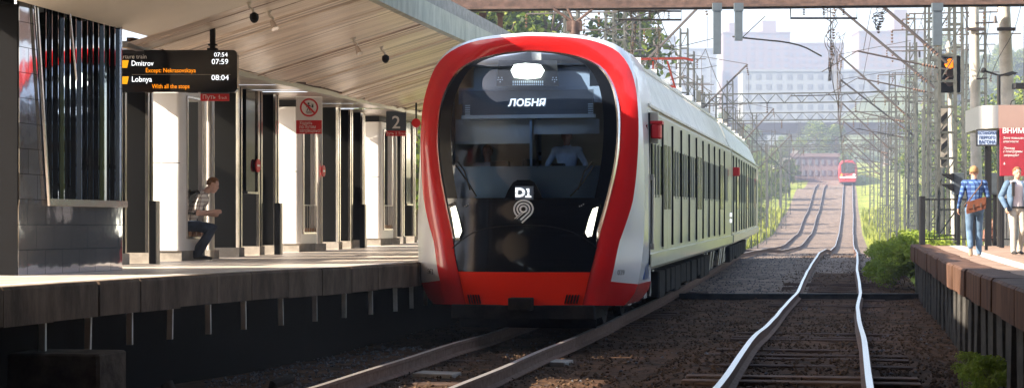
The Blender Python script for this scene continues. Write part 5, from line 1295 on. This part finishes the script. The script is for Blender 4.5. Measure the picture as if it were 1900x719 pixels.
def mast(k, y, side, label, group, console=True, h=11.5, trk=None):
    e = empty('lattice_mast', P(k,y,ground_z(k,y)-.1), -HEAD, label, 'mast', group)
    o = bpy.data.objects.new('lattice_shaft', LATT_ME); col.objects.link(o); o.parent = e; o.scale = (1,1,h/11.5)
    if console:
        dx = (k-trk)*1.017                      # across to the track
        z0 = T(y)-e.location.z
        mb = MB(); tip = (dx*.98,0,z0+9.3)
        mb.tube([(.0,0,z0+6.2),tip], .05, 5); mb.tube([(0,0,z0+9.9),tip], .02, 4)
        mb.tube([(.0,0,z0+6.0),(dx*.75,0,z0+6.6)], .028, 5); mb.tube([(dx*.75,0,z0+6.6),(dx*1.05,0,z0+6.0)], .018, 4); mb.tube([(dx*.7,0,z0+6.6),(dx*.62,0,z0+8.1)], .014, 4)
        g = mb.build('console', ['wire'], e)
        mb = MB(); insul_string(mb,(dx*.97,0,z0+9.2),(dx*1.0,0,z0+8.7)); mb.build('insulator', ['insul'], g)
        for pa,pb in (((dx*.08,0,z0+6.45),(dx*.2,0,z0+6.82)),((dx*.1,0,z0+6.08),(dx*.22,0,z0+6.18))): mb = MB(); insul_string(mb,pa,pb); mb.build('insulator', ['insul'], g)
        mb = MB(); mb.tube([(dx*1.0,0,z0+8.7),(dx*1.0,0,z0+7.6)], .012, 4); mb.build('hanger', ['wire'], g)
        mb = MB(); s_ = 1 if dx < 0 else -1
        mb.tube([(-dx*.12,0,z0+9.4),(dx*.12,0,z0+9.4)], .03, 5); mb.tube([(-dx*.12,0,z0+9.4),(-dx*.12,0,z0+9.1)], .05, 6); mb.build('feeder_arm', ['wire'], e)
    if h > 10 and y < 170:
        rr_ = random.Random(int(y*7+k)); z0 = T(y)-e.location.z; s_ = -1 if k > 0 else 1
        for zz,ln in ((8.3,1.5),(9.6,1.1)):
            mb = MB(); mb.tube([(-ln,0,z0+zz),(ln,0,z0+zz)], .03, 4); ca = mb.build('cross_arm', ['wire'], e)
            for xx in (-ln,ln*.6):
                mb = MB(); insul_string(mb,(xx,0,z0+zz-.03),(xx,0,z0+zz-.5),4,.05); mb.build('insulator', ['insul'], ca)
        mb = MB(); x0 = rr_.uniform(-.6,.6); mb.tube([(x0,0,z0+9.5),(x0-.25,.1,z0+8.6),(x0+.1,.15,z0+7.6),(x0-.1,0,z0+6.4)], .013, 4); mb.build('jumper_wire', ['wire'], e)
    return e
for i,y in enumerate(sup[1:]):
    mast(8.1+.02*i if y<100 else 7.6, y, -1, '%s lattice mast in the row beyond the train roof on the left' % ORD[i], 'lattice masts left of the tracks', True, 11.5, lerp_tab(K1,y))
rs = [52,58,64,73,84,97,112,130,150,175,205,240,280]
for i,y in enumerate(rs):
    mast(-3.0-.12*(i%3)-(0.5 if i%2 else 0), y, 1, '%s lattice mast counted away from the camera in the right hand row' % ORD[i], 'lattice masts right of the tracks', i%2==0 or y>90, 11.5, lerp_tab(K2,y))
for i,(k,y) in enumerate(((7.4,105),(7.9,135),(7.5,165),(9.6,110),(9.2,140),(9.8,175),(7.2,210),(-6.2,90),(-5.6,120),(-6.4,160),(-5.9,210),(-7.8,75))):
    mast(k,y,1, ('left' if k>0 else 'right')+' verge lattice mast without a console, %s of those set back' % ORD[i], 'lattice masts set back from the tracks', False, 9.5)
# rigid crossbeams over all tracks, far down the line
for i,y in enumerate((104,128,158,196,238,275)):
    e = empty('crossbeam_portal', P(2,y,T(y)), -HEAD, '%s crossbeam portal over the tracks down the line' % ORD[i], 'portal', 'crossbeam portals'); z = 8.6+(i%2)*.6
    mb = MB()
    for zz in (z,z+.55): mb.tube([(-6.5,0,zz),(7.5,0,zz)], .05, 4)
    for j in range(14): mb.tube([(-6.5+j,0,z),(-6.0+j,0,z+.55),(-5.5+j,0,z)], .03, 3)
    mb.build('beam', ['mast'], e)
    for xx in (-6.5,7.5): mb = MB(); mb.box((xx-.14,-.14,-.5),(xx+.14,.14,z+.7)); mb.build('leg', ['mast'], e)
    for xx in (-2.5,2.6): mb = MB(); insul_string(mb,(xx,0,z),(xx,0,z-.6),5,.07); mb.build('insulator', ['insul'], e)
for i in range(11):
    y = 66+i*17; mast(-5.0-(i%2)*.9, y, 1, '%s mast of the outer right hand row' % ORD[i], 'outer right hand masts', False, 12)
for i in range(9):
    y = 58+i*15; mast(8.9+(i%3)*.7, y, 1, '%s mast of the outer left hand row behind the train' % ORD[i], 'outer left hand masts', False, 11.8)
# drooping jumper wires under the bridge, over the right hand track and right of the train
def jumper(px, y0, y1, Y, seed, lab):
    r_ = random.Random(seed); e = empty('jumper_bundle', at(px,y1,Y), 0, lab, 'wires'); H_ = at(px,y0,Y).z-at(px,y1,Y).z
    for j in range(5):
        mb = MB(); pts = [(r_.uniform(-.35,.35)*(1-q/9), r_.uniform(-.2,.2), H_*(1-q/8)) for q in range(9)]; mb.tube(smooth_pts3(pts), .012, 4); mb.build('strand', ['wire'], e)
    for j in range(3):
        mb = MB(); z = H_*(.25+.22*j); insul_string(mb,(.05*j,0,z),(.05*j,0,z-.3),4,.05); mb.build('insulator', ['insul'], e)
def smooth_pts3(p):
    q = [p[0]]
    for a,b in zip(p,p[1:]): q += [tuple(a[i]*.75+b[i]*.25 for i in range(3)), tuple(a[i]*.25+b[i]*.75 for i in range(3))]
    return q+[p[-1]]
jumper(1540,12,150,50,1,'tangled jumper wires hanging over the right hand track below the wire frame'); jumper(1556,60,230,70,2,'long loose jumper wires hanging farther along the right hand track')
jumper(1172,12,120,52,3,'loose jumper wires just right of the train roof'); jumper(1218,20,140,58,4,'jumper wires between the train roof and the left wire frame'); jumper(1630,10,55,49,5,'short forked jumper wires under the footbridge near the hanging post')
for i,(p,lb) in enumerate((([(1110,62),(1205,20),(1300,12)],'slanting stay from the train roof up to the footbridge'),([(1150,113),(1290,130),(1330,122)],'level span wire behind the hanging posts'),([(1467,178),(1560,176),(1640,168)],'level tube with insulators over the far right hand track'),([(1360,68),(1395,72),(1480,80),(1524,104)],'bent tube reaching right from the shorter hanging post'),([(1050,8),(1150,70),(1240,92),(1330,70)],'sagging cable over the train roof'),([(1420,30),(1375,72)],'short slanting stay at the shorter hanging post'))):
    mb = MB(); Y = (50,60,72,45.2,49,45.3)[i]; mb.tube([at(a,b,Y+j*.3) for j,(a,b) in enumerate(smooth_pts(p,2))], .022 if i in (0,2,3) else .012, 5); tag(mb.build('span_wire', ['wire']), lb, 'wire')
# concrete poles
for px0,px1,Y,lab,w0,w1 in ((1811,1804,50,'upright pale concrete pole right of the amber signal',.17,.12),(1874,1855,49,'leaning pale concrete pole above the shelter',.24,.14)):
    b = at(px0,421,Y); t_ = at(px1,0,Y); e = empty('concrete_pole', (b.x+(.05 if px0==1811 else .12),Y,T(Y)-.3), 0, lab, 'pole'); h = 10.5; dx = (px1-px0)*Y/F*1.35
    mb = MB(); mb.tube([(0,0,0),(dx*.5,0,h*.5),(dx,0,h)], [w0,(w0+w1)/2,w1], 12); mb.build('shaft', ['concrete_pale'], e, smooth=True)
    mb = MB(); z = at(0,55,Y).z-e.location.z; f = z/h; mb.box((dx*f-.25,-.18,z-.05),(dx*f+.25,-.1,z+.04)); mb.build('clamp', ['wire'], e)
    mb = MB(); zz = at(0,(147 if px0==1811 else 150),Y).z-e.location.z
    if px0 == 1811:
        for dy_ in (44,64,147): z = at(0,dy_,Y).z-e.location.z; f = z/h; mb.tube([(dx*f,-.15,z),(dx*f+(.62 if dy_ == 44 else .3),-.15,z+.02)], .025, 5); 
        z = at(0,44,Y).z-e.location.z; mb.tube([(dx*z/h+.55,-.15,z),(dx*z/h+.55,-.15,z+.2)], [.06,.03], 8); mb.build('cross_arm', ['wire'], e)
for pts,lb in (([(1838,20),(1825,110),(1812,145)],'thin slack cable hanging by the upright concrete pole'),([(1895,8),(1882,60),(1850,110),(1836,150)],'thin slack cable crossing before the leaning pole')):
    mb = MB(); mb.tube([at(a,b,48.5) for a,b in smooth_pts(pts,2)], .01, 4); tag(mb.build('cable', ['wire']), lb, 'cable')
# the amber signal on its white pole
Y = 52.5; s_ = Y/F; o = at(1776,300,Y); e = empty('railway_signal', (o.x,Y,T(Y)-.2), 0, 'black three lamp signal showing amber on a white pole above the right platform', 'signal')
mb = MB(); zt = at(0,88,Y).z-e.location.z; mb.tube([(0,.15,0),(-.22,.15,zt)], [.09,.06], 10); mb.tube([(-.22,.15,zt),(-.22,.15,zt+.2)], [.1,.03], 10); mb.build('pole', ['concrete_pale'], e, smooth=True)
hx = (1762-1776)*s_; z0 = at(0,172,Y).z-e.location.z; z1 = at(0,103,Y).z-e.location.z
mb = MB(); c_ = .04; mb.prism([(hx-20*s_+c_,z0),(hx+20*s_-c_,z0),(hx+20*s_,z0+c_),(hx+20*s_,z1-c_),(hx+20*s_-c_,z1),(hx-20*s_+c_,z1),(hx-20*s_,z1-c_),(hx-20*s_,z0+c_)], lambda a,b,d:(a,d,b), -.02,.05); mb.build('backboard', ['black_flat'], e)
for i,py in enumerate((118.5,136,153)):
    z = at(0,py,Y).z-e.location.z; mb = MB(); mb.tube([(hx,-.05,z),(hx,-.021,z)], .15 if i==0 else .12, 16); l_ = mb.build('lens', ['lamp_amber' if i==0 else 'insul'], e)
    mb = MB(); secs = []
    for d in (-.26,-.02):
        secs.append([(hx+.165*math.cos(a),d,z+.165*math.sin(a)+(.03 if i==0 else 0)+(-.02 if d<-.1 else 0)) for a in [R(-10+i2*20) for i2 in range(11)]])
    mb.loft(secs, 0, False, False); v = mb.build('visor', ['rust' if i else 'black_matte'], l_); sd_ = v.modifiers.new('t','SOLIDIFY'); sd_.thickness = .012
mb = MB(); mb.tube([(hx-.0,.1,z0-.05),(hx+.12,.1,z0-.18),(hx+.25,.14,z0-.02)], .02, 5); mb.build('cable_loop', ['concrete_pale'], e)
# hazard striped plate below
e = empty('striped_plate', at(1752,260,52.9), 0, 'narrow plate with black and pale slanting stripes on the nearest right mast', 'sign')
for i in range(4):
    mb = MB(); mb.prism([(-.09,-.75+i*.42),(.09,-.58+i*.42),(.09,-.4+i*.42),(-.09,-.57+i*.42)], lambda a,b,d:(a,d,b), 0,.03); mb.build('stripe', ['black_matte'], e)
mb = MB(); mb.box((-.1,.031,-.8),(.1,.05,.95)); mb.build('plate', ['concrete'], e)
# floodlights over the shelter
c = at(1853,195,44.5); zz = RZ(44.5); e = empty('floodlight_pole', (c.x,44.5,zz), 0, 'dark pole with two floodlights on a crossbar over the shelter', 'floodlight'); s_ = 44.5/F
z = at(0,140,44.5).z-zz; mb = MB(); mb.tube([(0,0,0),(0,0,z)], .045, 8); mb.tube([(-27*s_,0,z+.12),(0,0,z),(32*s_,0,z+.05)], .025, 6); mb.build('pole', ['black_matte'], e)
mb = MB(); mb.loft([[(a*s_,d,z+b*s_) for a,b in ((5,2),(22,7),(33,4),(20,-1))] for d in (-.15,.15)]); mb.build('lamp_head', ['black_matte'], e)
mb = MB(); mb.ball((-28*s_,0,z+.13),.07,0,8,6); mb.build('lamp_head', ['black_matte'], e)
e = empty('floodlight_box', at(1893,160,44.5), 0, 'dark flat lamp box at the right frame edge above the shelter', 'floodlight'); mb = MB(); mb.box((-.16,-.1,-.06),(.5,.2,.08),0,.02); mb.build('lamp_box', ['black_matte'], e); mb = MB(); mb.tube([(.3,.05,-.9),(.3,.05,-.05)],.03,6); mb.build('post', ['black_matte'], e)

# ------------------------------------------------------------------ trees, bushes and grass
def leaves(mb, c, r, n, size, rnd_, flat=1.0):
    for _ in range(n):
        while True:
            d = Vector((rnd_.uniform(-1,1),rnd_.uniform(-1,1),rnd_.uniform(-1,1)))
            if .25 < d.length < 1: break
        p = Vector((c[0]+d.x*r,c[1]+d.y*r,c[2]+d.z*r*flat)); a = Vector((rnd_.gauss(0,1),rnd_.gauss(0,1),rnd_.gauss(0,.7))).normalized(); b = a.cross(Vector((rnd_.gauss(0,1),rnd_.gauss(0,1),rnd_.gauss(0,1)))).normalized()
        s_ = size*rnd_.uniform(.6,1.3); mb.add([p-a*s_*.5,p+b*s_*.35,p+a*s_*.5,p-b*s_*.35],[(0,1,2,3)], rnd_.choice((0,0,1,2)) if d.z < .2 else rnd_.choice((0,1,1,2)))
def tree_proto(seed, h, w, nclump, nleaf, size, name='tree', slim=1):
    r_ = random.Random(seed); e = empty(name, (0,0,-50)); 
    tr = MB(); tr.tube([(0,0,0),(r_.uniform(-.1,.1)*w,0,h*.3),(r_.uniform(-.15,.15)*w,0,h*.75)], [h*.022,h*.016,h*.006], 7)
    cr = MB()
    for i in range(nclump):
        t = r_.uniform(.28,1); rad = w*.5*math.sin(min(1,(t-.15)*1.2)*math.pi)**.6 if t<.98 else .2; a = r_.random()*6.28; q = r_.random()**.5
        c = (rad*q*math.cos(a), rad*q*math.sin(a), h*t); tr.tube([(0,0,h*max(.2,t-.25)),c], [h*.006,h*.002], 4)
        leaves(cr, c, w*r_.uniform(.12,.22), nleaf, size, r_, .8)
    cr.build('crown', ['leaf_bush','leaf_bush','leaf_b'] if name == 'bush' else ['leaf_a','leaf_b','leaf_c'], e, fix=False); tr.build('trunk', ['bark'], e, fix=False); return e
protos = [tree_proto(11,10,7,38,210,.27), tree_proto(12,9,5,30,210,.25), tree_proto(13,12,8,42,210,.3)]
bush = tree_proto(15, 1.15, 1.5, 22, 170, .075, 'bush')
far_b = tree_proto(16, 3.5, 4.5, 20, 60, .35, 'bush')
def place(proto, loc, s_, rz, lab, cat, group):
    c = copy_tree(proto); c.location = loc; c.scale = (s_,s_,s_*random.uniform(.9,1.1)); c.rotation_euler = (0,0,rz); tag(c, lab, cat, group); return c
# tall trees behind the canopy
for i,(px,Y,s_,lb) in enumerate(((905,86,1.35,'tall leafy tree showing over the canopy edge, left of the bridge column'),(955,92,1.5,'broad green tree right above the train nose'),(1010,95,1.5,'green tree just left of the bridge column'),(850,80,1.2,'green tree mostly hidden by the canopy end'),(770,60,.9,'green tree glimpsed between the last pillar and the train'))):
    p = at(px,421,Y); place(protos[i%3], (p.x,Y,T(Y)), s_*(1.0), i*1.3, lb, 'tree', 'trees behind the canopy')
# bushes of the right verge
bsp = [(1650,52,1.2),(1672,49.5,1.25),(1700,49,1.5),(1725,48.5,1.6),(1740,50,1.5),(1665,60,1.4),(1690,56,1.6),(1715,58,1.5),(1640,66,.9),(1760,55,1.5),(1632,80,.7)]
blab = ['bush nearest the rails at the platform end','bush touching the platform corner','bright bush behind the platform corner','tallest bush left of the fence post','bush right at the fence post','bush behind the nearest rail side bush','bush in the middle of the verge thicket','bush at the foot of the lattice mast','low bush farther up the verge','bush seen through the fence','last small bush up the verge']
for (px,Y,s_),lb in zip(bsp,blab):
    p = at(px,421,Y); k = .187*Y-p.x; place(bush, (p.x,Y,ground_z(k,Y)-.1), s_*.85, px*.3, 'green '+lb, 'bush', 'bushes of the right verge')
for px,Y,s_,lb in ((1768,21.5,.33,'weed tuft against the right platform posts near the camera'),(1790,20.2,.42,'leafy weed at the bottom right corner below the platform'),(1752,23.5,.3,'small weed farther along the right platform posts')):
    p = at(px,421,Y); k=.187*Y-p.x; place(bush, (.187*Y+1.55+.1,Y,-.3), s_, px, lb, 'weed', 'weeds below the right platform')
# verge grass
mb = MB(); rnd = random.Random(21)
def blade(k,y,h):
    z = ground_z(k,y); p = P(k,y,z); a = rnd.random()*3.14; dx,dy = math.cos(a),math.sin(a); w_ = h*.16; l = rnd.uniform(-.35,.35)*h
    mb.add([(p.x-dx*w_,p.y-dy*w_,p.z-.03),(p.x+dx*w_,p.y+dy*w_,p.z-.03),(p.x+l,p.y+l*.5,p.z+h)],[(0,1,2)], 0)
for _ in range(45000):
    y = 47+(rnd.random()**1.6)*190
    k = rnd.uniform(-8,-2.3) if rnd.random() < .5 else rnd.uniform(8.1,14)
    if y < 50 and k < 0 and rnd.random()<.3: continue
    blade(k,y,rnd.uniform(.15,.42)*(1+y/120))
tag(mb.build('grass', ['grass'], fix=False), 'sunlit yellow green grass on both verges of the far tracks', 'grass', kind='stuff')
# middle distance trees: left verge scrub, right hillside
rnd = random.Random(33); cnt = 0
lt = [(1402,215),(1446,260),(1425,250),(1462,300),(1470,330),(1440,300),(1390,200),(1380,230),(1410,270),(1490,350),(1350,180),(1320,150),(1340,240),(1300,210)]
for i,(px,Y) in enumerate(lt):
    p = at(px,421,Y); k = .187*Y-p.x; place(protos[i%3], (p.x,Y,ground_z(k,Y)-.3), rnd.uniform(.4,.65), i*2.1, 'hazy tree in the far left verge thicket beyond the train end', 'tree', 'hazy trees left of the far tracks')
rt_ = [(rnd.uniform(1680,1960), rnd.uniform(120,330)) for _ in range(55)]
for i,(px,Y) in enumerate(rt_):
    p = at(px,421,Y); k = .187*Y-p.x
    if k > -9: continue
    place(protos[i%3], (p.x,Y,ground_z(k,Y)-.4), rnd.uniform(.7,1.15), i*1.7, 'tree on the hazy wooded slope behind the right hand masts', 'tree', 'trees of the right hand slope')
for i in range(26):
    px = rnd.uniform(1280,1960); Y = rnd.uniform(360,520); p = at(px,421,Y); k = .187*Y-p.x
    place(protos[i%3], (p.x,Y,ground_z(k,Y)-1), rnd.uniform(.7,1.1), i, 'faint tree in the far belt below the pale housing block', 'tree', 'far trees below the housing blocks')
for i in range(34):
    px = rnd.uniform(1705,1980); Y = rnd.uniform(400,520); p = at(px,421,Y); k = .187*Y-p.x
    place(protos[i%3], (p.x,Y,max(ground_z(k,Y), at(0,rnd.uniform(130,200),Y).z-6)), rnd.uniform(1.0,1.6), i, 'faint blue tree on the far wooded hilltop at the right', 'tree', 'far hilltop trees at the right')
# the far wooded hill they stand on
mb = MB(); hs = [(1600,470,10),(1690,460,34),(1760,455,41),(1850,450,44),(1990,440,44),(2200,430,38)]
top = [at(px,421,Y)+Vector((0,0,z-CZ)) for px,Y,z in hs]; secs = [[Vector((p.x,p.y-60,8)) for p in top],[Vector((p.x,p.y-25,p.z*.72)) for p in top],top,[Vector((p.x,p.y+120,p.z+2)) for p in top],[Vector((p.x,p.y+260,10)) for p in top]]
mb.loft(secs, 0, False, False); tag(mb.build('hill', ['forest'], smooth=True), kind='structure')

# ------------------------------------------------------------------ far buildings and the road bridge
def block(px0, px1, py0, py1, Y, depth, m, lab, rows, cols, ww=.45, hh=.5, name='apartment_block', rz=0, roofs=()):
    a,b = at(px0,py1,Y),at(px1,py0,Y); W = b.x-a.x; H = b.z-a.z; zg = a.z
    e = empty(name, (a.x,Y,zg), rz, lab, 'building'); mb = MB(); mb.box((0,0,-15),(W,depth,H)); mb.build('wall', [m], e)
    mb = MB(); mb.box((-.3,-.3,H),(W+.3,depth+.3,H+.7)); mb.build('roof_parapet', [m], e)
    for r0,r1,h in roofs: mb = MB(); mb.box((W*r0,2,H+.7),(W*r1,depth-2,H+.7+h)); mb.build('roof_house', [m], e)
    for i in range(rows):
        for j in range(cols):
            cx = W*(j+.5)/cols; cz_ = H*(i+.5)/rows; w2 = W/cols*ww/2; h2 = H/rows*hh/2
            mb = MB(); mb.box((cx-w2,-.12,cz_-h2),(cx+w2,-.02,cz_+h2)); mb.build('window', ['win_hazed'], e)
    return e
block(1378,1742,133,226,560,12,'bldg_pale','long pale blue five storey housing block across the far hill',5,19)
block(1342,1466,62,160,760,16,'bldg_pink','tall pinkish block at the left behind the pale housing block',9,8,roofs=((.1,.25,4),(.6,.8,5)))
block(1462,1566,82,160,800,16,'bldg_pink','lower pinkish block in the middle behind the pale housing block',6,9)
block(1594,1716,60,160,740,16,'bldg_pink','tall brownish block at the right behind the pale housing block',9,8,roofs=((.55,.75,9),))
block(1262,1330,92,190,700,16,'bldg_pale','grey tower block behind the wires left of the hanging posts',9,4)
block(1200,1255,70,170,740,16,'bldg_pale','grey tower block right behind the train roof',10,4)
block(1462,1556,291,330,345,10,'bldg_pink','low pinkish building beside the far train',2,8,name='low_building')
block(1436,1464,300,332,335,8,'sign_white','small white shed far left of the low pinkish building',1,3,name='shed')
Yr = 425; a = at(1290,240,Yr); e = empty('road_bridge', (a.x,Yr,a.z), -.03, 'dark hazy road bridge spanning the valley below the housing block', 'bridge')
mb = MB(); mb.box((0,0,-.9),(58,9,1.6)); mb.build('deck', ['under'], e)
for x in (4,14,24,34,46):
    mb = MB(); mb.box((x-.7,2,-16),(x+.7,7,-.9)); mb.build('pier', ['concrete'], e)
mb = MB(); mb.box((0,-.1,2.3),(58,.0,2.45))
for i in range(30): mb.box((i*2,-.1,1.6),(i*2+.12,0,2.3))
mb.build('railing', ['mast'], e)

for p_ in protos+[bush,far_b]:
    for ch in [x for x in list(col.objects) if x.parent == p_]: bpy.data.objects.remove(ch)
    bpy.data.objects.remove(p_)

# the air between here and the far hill
hz = bpy.data.materials.new('haze'); hz.use_nodes = True; n = hz.node_tree.nodes; n.clear(); o_ = n.new('ShaderNodeOutputMaterial'); v = n.new('ShaderNodeVolumePrincipled')
v.inputs['Color'].default_value = (.55,.66,.92,1); v.inputs['Density'].default_value = .0011; v.inputs['Anisotropy'].default_value = .2
hz.node_tree.links.new(v.outputs[0], o_.inputs['Volume'])
mb = MB(); mb.box((-900,-80,-8),(1100,1350,150)); hb = mb.build('haze', [hz]); tag(hb, 'pale blue morning haze over the far tracks and hill', 'haze', kind='stuff')
